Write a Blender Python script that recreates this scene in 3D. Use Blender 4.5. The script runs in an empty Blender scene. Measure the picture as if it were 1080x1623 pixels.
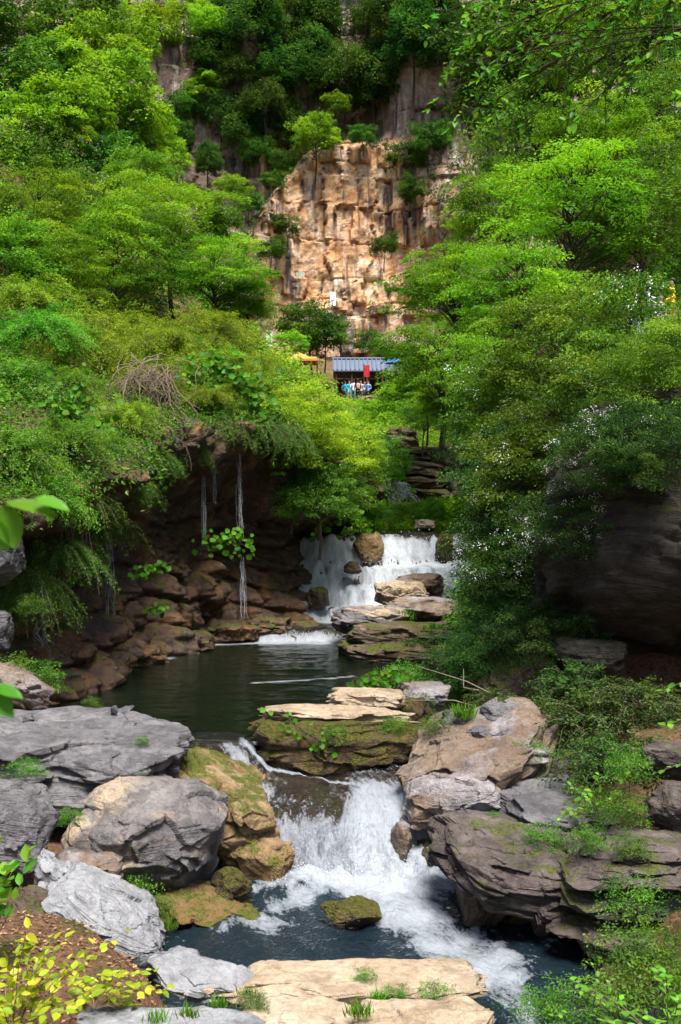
import bpy, bmesh, math
import numpy as np
from mathutils import Vector, Matrix

# ------------------------------------------------------------------ camera, sky, sun, exposure
SC = bpy.context.scene
COL = SC.collection
F, CX, CY, CZ = 1800.0, 540.0, 811.5, 4.5          # focal length in photo pixels, optical centre, eye height above the lower pool

cam_data = bpy.data.cameras.new("camera")
cam = bpy.data.objects.new("camera", cam_data)
COL.objects.link(cam)
cam.location = (0, 0, CZ)
cam.rotation_euler = (math.radians(90), 0, 0)
cam_data.sensor_fit = 'VERTICAL'
cam_data.sensor_height = 36.0
cam_data.lens = 36.0 * F / 1623.0
cam_data.clip_start = 0.05
cam_data.clip_end = 2000
cam_data.dof.use_dof = True
cam_data.dof.focus_distance = 19.0
cam_data.dof.aperture_fstop = 7.0
SC.camera = cam

SUN_EL, SUN_AZ = 68.0, 166.0                       # degrees; azimuth clockwise from +Y (the view), so the sun is behind and to the left
world = bpy.data.worlds.new("World")
SC.world = world
world.use_nodes = True
wn = world.node_tree.nodes
wl = world.node_tree.links
wn.clear()
wo = wn.new("ShaderNodeOutputWorld")
wb = wn.new("ShaderNodeBackground")
ws = wn.new("ShaderNodeTexSky")
ws.sky_type = 'NISHITA'
ws.sun_disc = False
ws.sun_elevation = math.radians(SUN_EL)
ws.sun_rotation = math.radians(SUN_AZ)
ws.air_density = 1.0
ws.dust_density = 3.0
ws.ozone_density = 1.0
wb.inputs[1].default_value = 0.066
wl.new(ws.outputs[0], wb.inputs[0])
wl.new(wb.outputs[0], wo.inputs[0])

sun_data = bpy.data.lights.new("sun", 'SUN')
sun_data.energy = 3.4
sun_data.angle = math.radians(26)
sun_data.color = (1.0, 0.955, 0.88)
sun = bpy.data.objects.new("sun", sun_data)
COL.objects.link(sun)
az, el = math.radians(SUN_AZ), math.radians(SUN_EL)
to_sun = Vector((math.sin(az) * math.cos(el), math.cos(az) * math.cos(el), math.sin(el)))
sun.rotation_euler = to_sun.to_track_quat('Z', 'Y').to_euler()
sun.location = (-20, -40, 80)

SC.view_settings.view_transform = 'Standard'
SC.view_settings.look = 'None'
SC.view_settings.gamma = 1.0
SC.view_settings.use_curve_mapping = False
SC.view_settings.exposure = 1.6
SC.render.engine = 'CYCLES'
SC.cycles.use_denoising = True
SC.cycles.use_adaptive_sampling = True
SC.cycles.adaptive_threshold = 0.03
SC.cycles.max_bounces = 6
SC.cycles.diffuse_bounces = 3
SC.cycles.glossy_bounces = 2
SC.cycles.transmission_bounces = 4
SC.cycles.transparent_max_bounces = 8
SC.cycles.sample_clamp_indirect = 6.0
SC.cycles.caustics_reflective = False
SC.cycles.caustics_refractive = False


# ------------------------------------------------------------------ numbers
def at(px, py, D):
    """the point at distance D from the camera plane that the photo shows at pixel (px, py)"""
    return np.array([(px - CX) / F * D, D, CZ - (py - CY) / F * D])


def hash3(ix, iy, iz, seed):
    h = (ix.astype(np.int64) * 374761393 + iy.astype(np.int64) * 668265263 + iz.astype(np.int64) * 2147483647 + seed * 974634777) & 0xffffffff
    h = ((h ^ (h >> 13)) * 1274126177) & 0xffffffff
    h = ((h ^ (h >> 16)) * 2246822519) & 0xffffffff
    h = h ^ (h >> 15)
    return (h & 0xffffff) / float(0xffffff)


def noise(P, seed=0):
    """smooth value noise in -1..1"""
    i = np.floor(P).astype(np.int64)
    f = P - i
    u = f * f * f * (f * (f * 6 - 15) + 10)
    r = 0
    for dx in (0, 1):
        wx = u[:, 0] if dx else 1 - u[:, 0]
        for dy in (0, 1):
            wy = u[:, 1] if dy else 1 - u[:, 1]
            for dz in (0, 1):
                wz = u[:, 2] if dz else 1 - u[:, 2]
                r = r + wx * wy * wz * hash3(i[:, 0] + dx, i[:, 1] + dy, i[:, 2] + dz, seed)
    return r * 2 - 1


def fbm(P, octaves=4, seed=0, gain=0.5):
    a, s, r = 1.0, 0.0, 0.0
    P = np.asarray(P, float)
    for k in range(octaves):
        r = r + a * noise(P, seed + k * 17)
        s += a
        a *= gain
        P = P * 2.03 + 11.3
    return r / s


def xyz(x, y, z=None):
    x = np.asarray(x, float).ravel()
    y = np.asarray(y, float).ravel()
    z = np.zeros_like(x) if z is None else np.asarray(z, float).ravel()
    return np.stack([x, y, z], 1)


def sstep(a, b, x):
    t = np.clip((np.asarray(x, float) - a) / (b - a), 0, 1)
    return t * t * (3 - 2 * t)


def norm(v):
    return v / np.maximum(np.linalg.norm(v, axis=-1, keepdims=True), 1e-9)


# ------------------------------------------------------------------ objects
def mesh_np(name, V, faces, mat=None, smooth=True, attrs=None, uv=None, mat_index=None):
    """faces: one int array (n,k) or a list of such arrays"""
    if not isinstance(faces, (list, tuple)):
        faces = [faces]
    faces = [np.asarray(f, np.int32) for f in faces if len(f)]
    me = bpy.data.meshes.new(name)
    V = np.asarray(V, np.float32)
    me.vertices.add(len(V))
    me.vertices.foreach_set("co", V.ravel())
    loops = np.concatenate([f.ravel() for f in faces])
    tot = np.concatenate([np.full(len(f), f.shape[1], np.int32) for f in faces])
    start = np.concatenate([[0], np.cumsum(tot)[:-1]]).astype(np.int32)
    me.loops.add(len(loops))
    me.loops.foreach_set("vertex_index", loops)
    me.polygons.add(len(tot))
    me.polygons.foreach_set("loop_start", start)
    me.polygons.foreach_set("loop_total", tot)
    me.update(calc_edges=True)
    me.validate()
    me.polygons.foreach_set("use_smooth", np.full(len(me.polygons), bool(smooth)))
    for k, a in (attrs or {}).items():
        at_ = me.attributes.new(k, 'FLOAT', 'POINT')
        at_.data.foreach_set("value", np.asarray(a, np.float32))
    if uv is not None:
        l = me.uv_layers.new(name="flow")
        l.data.foreach_set("uv", np.asarray(uv, np.float32)[loops].ravel())
    for m in (mat if isinstance(mat, (list, tuple)) else [mat]):
        if m is not None:
            me.materials.append(m)
    if mat_index is not None:
        me.polygons.foreach_set("material_index", np.asarray(mat_index, np.int32))
    me.update()
    return me


def link(name, data, parent=None, loc=(0, 0, 0), rot=(0, 0, 0), scale=(1, 1, 1)):
    o = bpy.data.objects.new(name, data)
    COL.objects.link(o)
    o.location = [float(c) for c in loc]
    o.rotation_euler = rot
    o.scale = scale
    if parent is not None:
        o.parent = parent
    return o


def tag(o, label=None, cat=None, group=None, kind=None):
    for k, v in (("label", label), ("category", cat), ("group", group), ("kind", kind)):
        if v:
            o[k] = v
    return o


def thing(name, label, cat, loc=(0, 0, 0), group=None, rotz=0.0):
    return tag(link(name, None, loc=loc, rot=(0, 0, rotz)), label, cat, group)


def grid_faces(nu, nv):
    """index (i,j) -> i*nv+j"""
    i, j = np.meshgrid(np.arange(nu - 1), np.arange(nv - 1), indexing='ij')
    a = (i * nv + j).ravel()
    return np.stack([a, a + nv, a + nv + 1, a + 1], 1)


_ico = {}


def ico(level):
    if level not in _ico:
        bm = bmesh.new()
        bmesh.ops.create_icosphere(bm, subdivisions=level, radius=1)
        V = np.array([v.co[:] for v in bm.verts])
        T = np.array([[v.index for v in f.verts] for f in bm.faces])
        bm.free()
        _ico[level] = (V, T)
    return _ico[level]


def tube(path, radii, sides=6, cap=True):
    """tapered tube along path (n,3); returns V, quad faces, tri faces"""
    path = np.asarray(path, float)
    n = len(path)
    radii = np.broadcast_to(np.asarray(radii, float), (n,))
    t = norm(np.gradient(path, axis=0))
    ref = np.where(np.abs(t[:, 2:3]) > 0.9, np.array([[1., 0, 0]]), np.array([[0, 0, 1.]]))
    a = norm(np.cross(t, ref))
    b = np.cross(t, a)
    ang = np.linspace(0, 2 * np.pi, sides, endpoint=False)
    V = path[:, None, :] + radii[:, None, None] * (a[:, None, :] * np.cos(ang)[None, :, None] + b[:, None, :] * np.sin(ang)[None, :, None])
    i, j = np.meshgrid(np.arange(n - 1), np.arange(sides), indexing='ij')
    q = np.stack([i * sides + j, i * sides + (j + 1) % sides, (i + 1) * sides + (j + 1) % sides, (i + 1) * sides + j], -1).reshape(-1, 4)
    return V.reshape(-1, 3), q


class Soup:
    """collects vertices and faces of one mesh"""
    def __init__(self):
        self.V, self.F, self.n = [], {}, 0

    def add(self, V, *faces):
        for f in faces:
            f = np.asarray(f)
            if len(f):
                self.F.setdefault(f.shape[1], []).append(f + self.n)
        self.V.append(np.asarray(V, float))
        self.n += len(V)

    def tube(self, path, radii, sides=6):
        V, q = tube(path, radii, sides)
        self.add(V, q)

    def box(self, c, h, rot=None):
        s = np.array([[x, y, z] for x in (-1, 1) for y in (-1, 1) for z in (-1, 1)], float) * np.asarray(h, float)
        if rot is not None:
            s = s @ np.asarray(rot).T
        self.add(s + np.asarray(c, float), [[0, 1, 3, 2], [4, 6, 7, 5], [0, 4, 5, 1], [2, 3, 7, 6], [0, 2, 6, 4], [1, 5, 7, 3]])

    def mesh(self, name, mat, smooth=True):
        return mesh_np(name, np.concatenate(self.V), [np.concatenate(f) for f in self.F.values()], mat, smooth)


# ------------------------------------------------------------------ materials
class NT:
    def __init__(self, name):
        self.m = bpy.data.materials.new(name)
        self.m.use_nodes = True
        self.t = self.m.node_tree
        self.t.nodes.clear()
        self.out = self.n("ShaderNodeOutputMaterial")

    def n(self, kind, **kw):
        nd = self.t.nodes.new(kind)
        for k, v in kw.items():
            setattr(nd, k, v)
        return nd

    def l(self, a, b):
        self.t.links.new(a, b)

    def inp(self, nd, key, v):
        if isinstance(v, bpy.types.NodeSocket):
            self.l(v, nd.inputs[key])
        else:
            s = nd.inputs[key]
            if hasattr(s.default_value, '__len__') and not hasattr(v, '__len__'):
                v = (v,) * len(s.default_value)
            if hasattr(v, '__len__') and len(s.default_value) == 4 and len(v) == 3:
                v = (*v, 1)
            s.default_value = v

    def math(self, op, a, b=0.0, c=None, clamp=False):
        nd = self.n("ShaderNodeMath", operation=op, use_clamp=clamp)
        self.inp(nd, 0, a)
        self.inp(nd, 1, b)
        if c is not None:
            self.inp(nd, 2, c)
        return nd.outputs[0]

    def mix(self, fac, a, b, blend='MIX'):
        nd = self.n("ShaderNodeMix", data_type='RGBA', blend_type=blend)
        self.inp(nd, 0, fac)
        self.inp(nd, 6, a)
        self.inp(nd, 7, b)
        return nd.outputs[2]

    def noise(self, vec, scale, detail=5, rough=0.55, dist=0.0):
        nd = self.n("ShaderNodeTexNoise")
        self.l(vec, nd.inputs['Vector'])
        nd.inputs['Scale'].default_value = scale
        nd.inputs['Detail'].default_value = detail
        nd.inputs['Roughness'].default_value = rough
        nd.inputs['Distortion'].default_value = dist
        return nd.outputs[0]

    def ramp(self, fac, stops, interp='LINEAR'):
        nd = self.n("ShaderNodeValToRGB")
        nd.color_ramp.interpolation = interp
        e = nd.color_ramp.elements
        while len(e) < len(stops):
            e.new(0.5)
        for el, (p, c) in zip(e, stops):
            el.position = p
            el.color = (c, c, c, 1) if not hasattr(c, '__len__') else (*c, 1)
        self.inp(nd, 0, fac)
        return nd.outputs[0]

    def mapping(self, vec, scale=(1, 1, 1), loc=(0, 0, 0), rot=(0, 0, 0)):
        nd = self.n("ShaderNodeMapping")
        self.l(vec, nd.inputs[0])
        self.inp(nd, 'Location', loc)
        self.inp(nd, 'Rotation', rot)
        self.inp(nd, 'Scale', scale)
        return nd.outputs[0]

    def coord(self, which='Object'):
        return self.n("ShaderNodeTexCoord").outputs[which]

    def attr(self, name):
        return self.n("ShaderNodeAttribute", attribute_name=name).outputs['Fac']

    def bump(self, h, strength=0.5, dist=0.05, normal=None):
        nd = self.n("ShaderNodeBump")
        nd.inputs['Strength'].default_value = strength
        nd.inputs['Distance'].default_value = dist
        self.l(h, nd.inputs['Height'])
        if normal is not None:
            self.l(normal, nd.inputs['Normal'])
        return nd.outputs[0]

    def principled(self, color, rough=0.8, normal=None, spec=0.3, **kw):
        nd = self.n("ShaderNodeBsdfPrincipled")
        self.inp(nd, 'Base Color', color)
        self.inp(nd, 'Roughness', rough)
        self.inp(nd, 'Specular IOR Level', spec)
        for k, v in kw.items():
            self.inp(nd, k, v)
        if normal is not None:
            self.l(normal, nd.inputs['Normal'])
        return nd.outputs[0]

    def done(self, shader):
        self.l(shader, self.out.inputs[0])
        return self.m


def plain(name, color, rough=0.7, spec=0.3, **kw):
    t = NT(name)
    v = t.noise(t.coord(), 9, 4)
    c = t.mix(t.ramp(v, [(0.3, 0.0), (0.7, 1.0)]), [x * 0.82 for x in color], [min(1, x * 1.12) for x in color])
    return t.done(t.principled(c, rough, None, spec, **kw))


def rock_mat(name, dark, mid, light, moss=0.0, wet=0.0, streak=0.0, scale=1.0, layers=0.0, bump=1.0, rough=0.85,
             moss_col=((0.045, 0.06, 0.008), (0.13, 0.15, 0.015)), stain=(0.05, 0.045, 0.045), stain_amt=0.5, low=None, warm=None):
    K = 0.52
    dark, mid, light = [tuple(x * K for x in c_) for c_ in (dark, mid, light)]
    t = NT(name)
    info = t.n("ShaderNodeObjectInfo")
    off = t.n("ShaderNodeVectorMath", operation='SCALE')
    t.l(info.outputs['Location'], off.inputs[0])
    off.inputs['Scale'].default_value = 1.0
    add = t.n("ShaderNodeVectorMath", operation='ADD')
    t.l(t.coord(), add.inputs[0])
    t.l(off.outputs[0], add.inputs[1])
    p = add.outputs[0]
    big = t.noise(p, 1.1 * scale, 4, 0.6, 0.6)
    fine = t.noise(p, 13 * scale, 5, 0.68)
    c = t.ramp(big, [(0.28, dark), (0.5, mid), (0.72, light)])
    if warm is not None:
        wn_ = t.noise(t.mapping(p, loc=(7, 3, 1)), 0.9 * scale, 4, 0.5, 0.8)
        c = t.mix(t.ramp(wn_, [(0.48, 0.0), (0.6, 0.85)]), c, warm)
    c = t.mix(t.math('MULTIPLY', t.ramp(fine, [(0.35, 1.0), (0.55, 0.0)]), 0.45), c, [x * 0.45 for x in dark])
    speck = t.noise(p, 60 * scale, 2, 0.7)
    c = t.mix(t.math('MULTIPLY', t.ramp(speck, [(0.5, 0.0), (0.72, 1.0)]), 0.35), c, [min(1, x * 1.35) for x in light])
    st = t.noise(t.mapping(p, scale=(2.2, 2.2, 0.35)), 1.6 * scale, 3, 0.6, 0.4)
    c = t.mix(t.math('MULTIPLY', t.ramp(st, [(0.5, 0.0), (0.68, 1.0)]), stain_amt), c, stain)
    h = t.noise(p, 5 * scale, 7, 0.66)
    if layers:
        w = t.noise(t.mapping(p, scale=(0.5, 0.5, 7.0), rot=(0.10, 0.16, 0)), 1.3 * scale, 4, 0.6, 1.2)
        c = t.mix(t.math('MULTIPLY', t.ramp(w, [(0.38, 1.0), (0.47, 0.0)]), 0.6 * layers), c, [x * 0.5 for x in dark])
        h = t.math('ADD', h, t.math('MULTIPLY', t.ramp(w, [(0.36, 0.0), (0.5, 1.0)]), 0.8 * layers))
    bl = t.noise(t.mapping(p, loc=(31, 7, 19)), 3.1 * scale, 5, 0.7, 0.3)
    c = t.mix(t.math('MULTIPLY', t.ramp(bl, [(0.52, 0.0), (0.6, 1.0)]), 0.42), c, [x * 0.55 for x in dark])
    r = rough
    geo = t.n("ShaderNodeNewGeometry")
    sep = t.n("ShaderNodeSeparateXYZ")
    t.l(geo.outputs['Normal'], sep.inputs[0])
    if low is not None:      # a mineral crust near the water line
        pos = t.n("ShaderNodeSeparateXYZ")
        t.l(geo.outputs['Position'], pos.inputs[0])
        k = t.math('ADD', t.math('SUBTRACT', low[0], pos.outputs[2]), t.math('MULTIPLY', t.math('SUBTRACT', big, 0.5), 1.2))
        c = t.mix(t.math('MULTIPLY', t.ramp(k, [(0.0, 0.0), (0.35, 1.0)]), 0.85), c, low[1])
    if moss:
        mn = t.noise(p, 2.4 * scale, 5, 0.65)
        mm = t.math('ADD', t.math('MULTIPLY', sep.outputs[2], 0.22), mn)
        k = t.ramp(mm, [(0.74 - 0.34 * moss, 0.0), (0.86 - 0.34 * moss, 1.0)])
        mc = t.ramp(t.noise(p, 22 * scale, 3, 0.7), [(0.35, moss_col[0]), (0.65, moss_col[1])])
        c = t.mix(t.math('MULTIPLY', k, 0.92), c, mc)
        h = t.math('ADD', h, t.math('MULTIPLY', k, t.math('MULTIPLY', t.noise(p, 45 * scale, 2, 0.7), 0.9)))
        r = t.math('ADD', t.math('MULTIPLY', k, 0.1), rough, clamp=True)
    nrm = t.bump(h, 0.9 * bump, 0.11 / scale)
    s = t.principled(c, r, nrm, 0.25 + 0.4 * wet)
    return t.done(s)


def leaf_mat(name, dark, mid, light, trans=0.38, vary=0.5, gloss=0.012):
    t = NT(name)
    tint = t.attr("tint")
    info = t.n("ShaderNodeObjectInfo")
    c = t.ramp(tint, [(0.05, dark), (0.5, mid), (0.95, light)])
    hs = t.n("ShaderNodeHueSaturation")
    t.inp(hs, 'Hue', t.math('ADD', 0.5 - 0.020, t.math('MULTIPLY', info.outputs['Random'], 0.036)))
    t.inp(hs, 'Value', t.math('ADD', 1.0 - vary * 0.5, t.math('MULTIPLY', info.outputs['Random'], vary)))
    t.l(c, hs.inputs['Color'])
    c = hs.outputs[0]
    d = t.n("ShaderNodeBsdfDiffuse")
    t.l(c, d.inputs[0])
    tr = t.n("ShaderNodeBsdfTranslucent")
    t.l(t.mix(1.0, c, (1.25, 1.2, 0.7), 'MULTIPLY'), tr.inputs[0])
    m = t.n("ShaderNodeMixShader")
    m.inputs[0].default_value = trans
    t.l(d.outputs[0], m.inputs[1])
    t.l(tr.outputs[0], m.inputs[2])
    g = t.n("ShaderNodeBsdfGlossy")
    g.inputs['Roughness'].default_value = 0.42
    m2 = t.n("ShaderNodeMixShader")
    m2.inputs[0].default_value = gloss
    t.l(m.outputs[0], m2.inputs[1])
    t.l(g.outputs[0], m2.inputs[2])
    return t.done(m2.outputs[0])


def water_mat(name, tint=(0.30, 0.36, 0.25), body=(0.012, 0.022, 0.012), body_amt=0.35, ripple=6.0, strength=0.25, stretch=(1, 1, 1),
              foam_scale=(9, 1.6), foam_col=(0.44, 0.48, 0.54)):
    """clear water with a mirror sheen; the vertex value 'foam' turns it into streaked white water, flow coordinates in the uv map"""
    t = NT(name)
    p = t.mapping(t.coord(), scale=stretch)
    r1 = t.noise(p, ripple, 4, 0.55, 0.5)
    r2 = t.noise(p, ripple * 3.7, 3, 0.5, 0.3)
    h = t.math('ADD', r1, t.math('MULTIPLY', r2, 0.35))
    uv = t.n("ShaderNodeUVMap", uv_map="flow").outputs[0]
    sm = t.mapping(uv, scale=(foam_scale[0] * 0.8, foam_scale[1], 1))
    s1 = t.noise(sm, 1.0, 6, 0.65, 0.9)
    s2 = t.noise(t.mapping(uv, scale=(foam_scale[0] * 3.5, foam_scale[1] * 3.5, 1), loc=(3, 5, 0)), 1.0, 4, 0.65, 0.4)
    s3 = t.noise(t.mapping(uv, scale=(38, 30, 1), loc=(1, 2, 0)), 1.0, 3, 0.7)
    s = t.math('ADD', t.math('ADD', t.math('MULTIPLY', s1, 0.55), t.math('MULTIPLY', s2, 0.3)), t.math('MULTIPLY', s3, 0.15))
    foam = t.attr("foam")
    k = t.math('SUBTRACT', t.math('ADD', s, t.math('MULTIPLY', foam, 0.5)), 0.68)     # above 0 where foam covers
    fac = t.ramp(k, [(0.0, 0.0), (0.05, 0.36), (0.16, 0.72), (0.34, 0.97)])
    fac = t.math('MULTIPLY', fac, t.ramp(foam, [(0.0, 0.0), (0.12, 1.0)]))
    nrm = t.bump(h, strength, 0.08)
    gl = t.n("ShaderNodeBsdfGlossy")
    gl.inputs['Roughness'].default_value = 0.05
    t.l(nrm, gl.inputs['Normal'])
    trn = t.n("ShaderNodeBsdfTransparent")
    t.inp(trn, 0, tint)
    df = t.n("ShaderNodeBsdfDiffuse")
    t.inp(df, 0, body)
    m0 = t.n("ShaderNodeMixShader")
    m0.inputs[0].default_value = body_amt
    t.l(trn.outputs[0], m0.inputs[1])
    t.l(df.outputs[0], m0.inputs[2])
    fr = t.n("ShaderNodeFresnel")
    fr.inputs[0].default_value = 1.33
    t.l(nrm, fr.inputs['Normal'])
    m1 = t.n("ShaderNodeMixShader")
    t.l(fr.outputs[0], m1.inputs[0])
    t.l(m0.outputs[0], m1.inputs[1])
    t.l(gl.outputs[0], m1.inputs[2])
    fb = t.bump(s, 1.0, 0.14)
    fd = t.principled(foam_col, 0.45, fb, 0.4)
    ft = t.n("ShaderNodeBsdfTranslucent")
    t.inp(ft, 0, foam_col)
    fm = t.n("ShaderNodeMixShader")
    fm.inputs[0].default_value = 0.3
    t.l(fd, fm.inputs[1])
    t.l(ft.outputs[0], fm.inputs[2])
    m2 = t.n("ShaderNodeMixShader")
    t.l(fac, m2.inputs[0])
    t.l(m1.outputs[0], m2.inputs[1])
    t.l(fm.outputs[0], m2.inputs[2])
    return t.done(m2.outputs[0])


G = (0.32, 0.31, 0.33)
M = {}
M['grey'] = rock_mat("grey_limestone", (0.10, 0.096, 0.108), (0.225, 0.215, 0.23), (0.37, 0.355, 0.36), low=(0.42, (0.045, 0.032, 0.018)), layers=0.28, stain_amt=0.7)
M['greytan'] = rock_mat("grey_and_tan_limestone", (0.10, 0.095, 0.107), (0.235, 0.22, 0.225), (0.37, 0.34, 0.325), low=(0.42, (0.045, 0.032, 0.018)), layers=0.08, stain_amt=0.55, warm=(0.40, 0.30, 0.20))
M['white'] = rock_mat("pale_limestone", (0.30, 0.31, 0.34), (0.48, 0.49, 0.52), (0.62, 0.63, 0.65), low=(0.42, (0.045, 0.032, 0.018)), layers=0.4, stain_amt=0.3, stain=(0.2, 0.19, 0.19))
M['tan'] = rock_mat("tan_sandstone", (0.40, 0.28, 0.18), (0.64, 0.49, 0.33), (0.78, 0.65, 0.49), stain_amt=0.4, stain=(0.26, 0.19, 0.13))
M['tanmoss'] = rock_mat("tan_rock_with_moss", (0.25, 0.14, 0.05), (0.42, 0.28, 0.14), (0.56, 0.42, 0.25), moss=0.33, stain_amt=0.4, stain=(0.10, 0.05, 0.02), low=(0.45, (0.14, 0.075, 0.03)))
M['tanwall'] = rock_mat("warm_brown_boulder", (0.17, 0.115, 0.08), (0.30, 0.215, 0.15), (0.44, 0.34, 0.26), low=(0.42, (0.045, 0.032, 0.018)), layers=0.2, stain_amt=0.5, stain=(0.1, 0.09, 0.095), warm=(0.27, 0.26, 0.28))
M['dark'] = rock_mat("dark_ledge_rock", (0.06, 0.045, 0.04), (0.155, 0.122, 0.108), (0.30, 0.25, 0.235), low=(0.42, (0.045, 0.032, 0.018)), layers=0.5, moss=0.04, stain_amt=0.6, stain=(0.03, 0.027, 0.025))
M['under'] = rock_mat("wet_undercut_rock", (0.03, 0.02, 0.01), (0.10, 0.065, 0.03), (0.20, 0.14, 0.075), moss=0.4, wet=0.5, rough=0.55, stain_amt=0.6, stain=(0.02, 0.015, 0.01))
M['moss'] = rock_mat("mossy_rock", (0.05, 0.03, 0.015), (0.14, 0.09, 0.04), (0.25, 0.17, 0.08), moss=0.58, moss_col=((0.035, 0.036, 0.006), (0.12, 0.115, 0.015)))
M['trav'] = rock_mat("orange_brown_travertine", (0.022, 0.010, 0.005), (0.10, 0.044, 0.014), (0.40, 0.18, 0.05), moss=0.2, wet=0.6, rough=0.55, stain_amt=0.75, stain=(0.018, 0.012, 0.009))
M['ledge'] = rock_mat("brown_ledge_rock", (0.08, 0.055, 0.035), (0.22, 0.155, 0.10), (0.38, 0.30, 0.21), layers=0.7, moss=0.22, stain_amt=0.5, stain=(0.03, 0.025, 0.02))
M['wetbed'] = rock_mat("wet_stream_bed", (0.05, 0.03, 0.018), (0.14, 0.085, 0.045), (0.24, 0.16, 0.10), moss=0.1, wet=1.0, rough=0.35, stain_amt=0.4, stain=(0.03, 0.02, 0.012))
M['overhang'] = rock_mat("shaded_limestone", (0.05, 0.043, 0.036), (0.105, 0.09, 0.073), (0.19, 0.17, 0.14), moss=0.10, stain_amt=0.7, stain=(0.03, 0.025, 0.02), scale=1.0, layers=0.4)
M['bark'] = plain("dark_bark", (0.05, 0.036, 0.026), 0.9)
M['twig'] = plain("dry_twig", (0.16, 0.115, 0.085), 0.9)
M['palebark'] = plain("pale_bark", (0.20, 0.155, 0.115), 0.9)

# ================================================================== the gorge: ground, cliff, rock wall, water
def lerp(pts):
    a = np.array(pts, float)
    return lambda D: np.interp(D, a[:, 0], a[:, 1])


FLOOR = lerp([(-20, 0.4), (6, -0.3), (8, -0.6), (13.6, -0.6), (14.4, -0.5), (16.2, 0.2), (18, 0.1), (28, 0.2), (29.2, 0.9), (31.4, 1.1), (34.6, 3.3), (44, 3.5), (46.5, 4.4),
              (49, 5.0), (52, 7.4), (60, 9.0), (74, 11.4), (79, 12.1), (86, 12.4), (92, 14), (104, 18), (125, 30), (170, 55)])
XL = lerp([(-20, -0.6), (7, -0.7), (9.6, -0.8), (10.6, -1.5), (11.8, -2.0), (14, -1.6), (16, -2.4), (17, -4.2), (19, -6.2), (24, -6.3), (28.5, -6.0), (30, -5.0), (31, -4.2), (33.5, -2.4),
            (38, -1.6), (46, 1.0), (50, 1.5), (60, -1.5), (80, -4), (100, -8), (170, -20)])
XR = lerp([(-20, 2.6), (8, 2.2), (10, 2.6), (11, 2.3), (12.7, 1.9), (14, 1.5), (15, 1.6), (17, 1.7), (20, 1.5), (24, 1.7), (28, 1.9), (31, 2.7), (33, 3.7), (34.5, 4.2), (40, 4.0), (46, 4.6),
            (50, 6), (60, 5.5), (80, 6), (100, 12), (170, 25)])
HBL = lerp([(-20, 1.2), (8, 1.22), (10.5, 1.25), (12, 1.1), (14, 1.0), (17, 1.2), (19, 2.4), (24, 4.6), (30, 5.0), (34, 3.2), (42, 2.5), (50, 1.5), (80, 1.0), (170, 1)])
SLL = lerp([(-20, 0.2), (8, 0.25), (14, 0.2), (17, 0.3), (19, 0.7), (30, 0.8), (42, 0.78), (60, 0.85), (90, 0.9), (170, 1)])
HBR = lerp([(-20, 1.0), (8, 0.7), (12, 1.1), (15, 0.9), (18.5, 1.0), (21, 1.1), (28, 1.2), (34, 1.4), (50, 1.6), (80, 1), (170, 1)])
SLR = lerp([(-20, 0.3), (8, 0.3), (12, 0.3), (18.5, 0.22), (21, 0.8), (25, 1.0), (40, 1.1), (80, 1.0), (170, 1)])


def ground_z(x, D):
    x = np.asarray(x, float)
    D = np.asarray(D, float)
    shp = np.broadcast(x, D).shape
    x = np.broadcast_to(x, shp).ravel()
    D = np.broadcast_to(D, shp).ravel()
    wob = fbm(xyz(D * 0.35, x * 0.2), 3, 3) * 0.35
    dl = XL(D) + wob - x
    dr = x - XR(D) - wob
    z = FLOOR(D)
    w = 1.1
    z = z + HBL(D) * sstep(0, w, dl) + SLL(D) * np.maximum(dl - w * 0.6, 0)
    z = z + HBR(D) * sstep(0, w, dr) + SLR(D) * np.maximum(dr - w * 0.6, 0)
    side = sstep(0.5, 4, np.maximum(dl, dr))
    z = z + side * fbm(xyz(x * 0.22, D * 0.22), 4, 5) * (0.5 + 0.02 * D)
    z = z + fbm(xyz(x * 1.3, D * 1.3), 4, 9) * 0.12
    return z.reshape(shp)


def gz(x, D):
    return float(ground_z(np.array([x]), np.array([D]))[0])


def earth_material():
    t = NT("leaf_litter_earth")
    p = t.coord()
    a = t.noise(p, 1.2, 6, 0.6, 0.4)
    b = t.noise(p, 18, 7, 0.7)
    litter = t.ramp(b, [(0.3, (0.035, 0.018, 0.010)), (0.5, (0.14, 0.075, 0.042)), (0.68, (0.26, 0.16, 0.10))])
    green = t.ramp(t.noise(p, 25, 5, 0.7), [(0.35, (0.02, 0.035, 0.008)), (0.65, (0.07, 0.10, 0.02))])
    c = t.mix(t.ramp(a, [(0.5, 0.0), (0.6, 0.8)]), litter, green)
    h = t.math('ADD', b, t.math('MULTIPLY', t.noise(p, 70, 4, 0.7), 0.5))
    return t.done(t.principled(c, 0.95, t.bump(h, 0.9, 0.06), 0.15))


M['earth'] = earth_material()


def spaced(a, b, n, k):
    s = np.linspace(-1, 1, n)
    return a + (b - a) * (0.5 + 0.5 * np.sinh(k * s) / np.sinh(k))


def build_ground():
    xs = spaced(-75, 75, 300, 3.2)
    Ds = np.concatenate([np.linspace(-15, 4, 20, endpoint=False), np.linspace(4, 36, 230, endpoint=False), np.linspace(36, 165, 160)])
    X, Y = np.meshgrid(xs, Ds, indexing='ij')
    Z = ground_z(X, Y)
    me = mesh_np("ground", xyz(X, Y, Z), grid_faces(len(xs), len(Ds)), M['earth'])
    tag(link("ground", me), "brown leaf-littered earth and slopes of the gorge", "ground", kind="structure")


build_ground()


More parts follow.
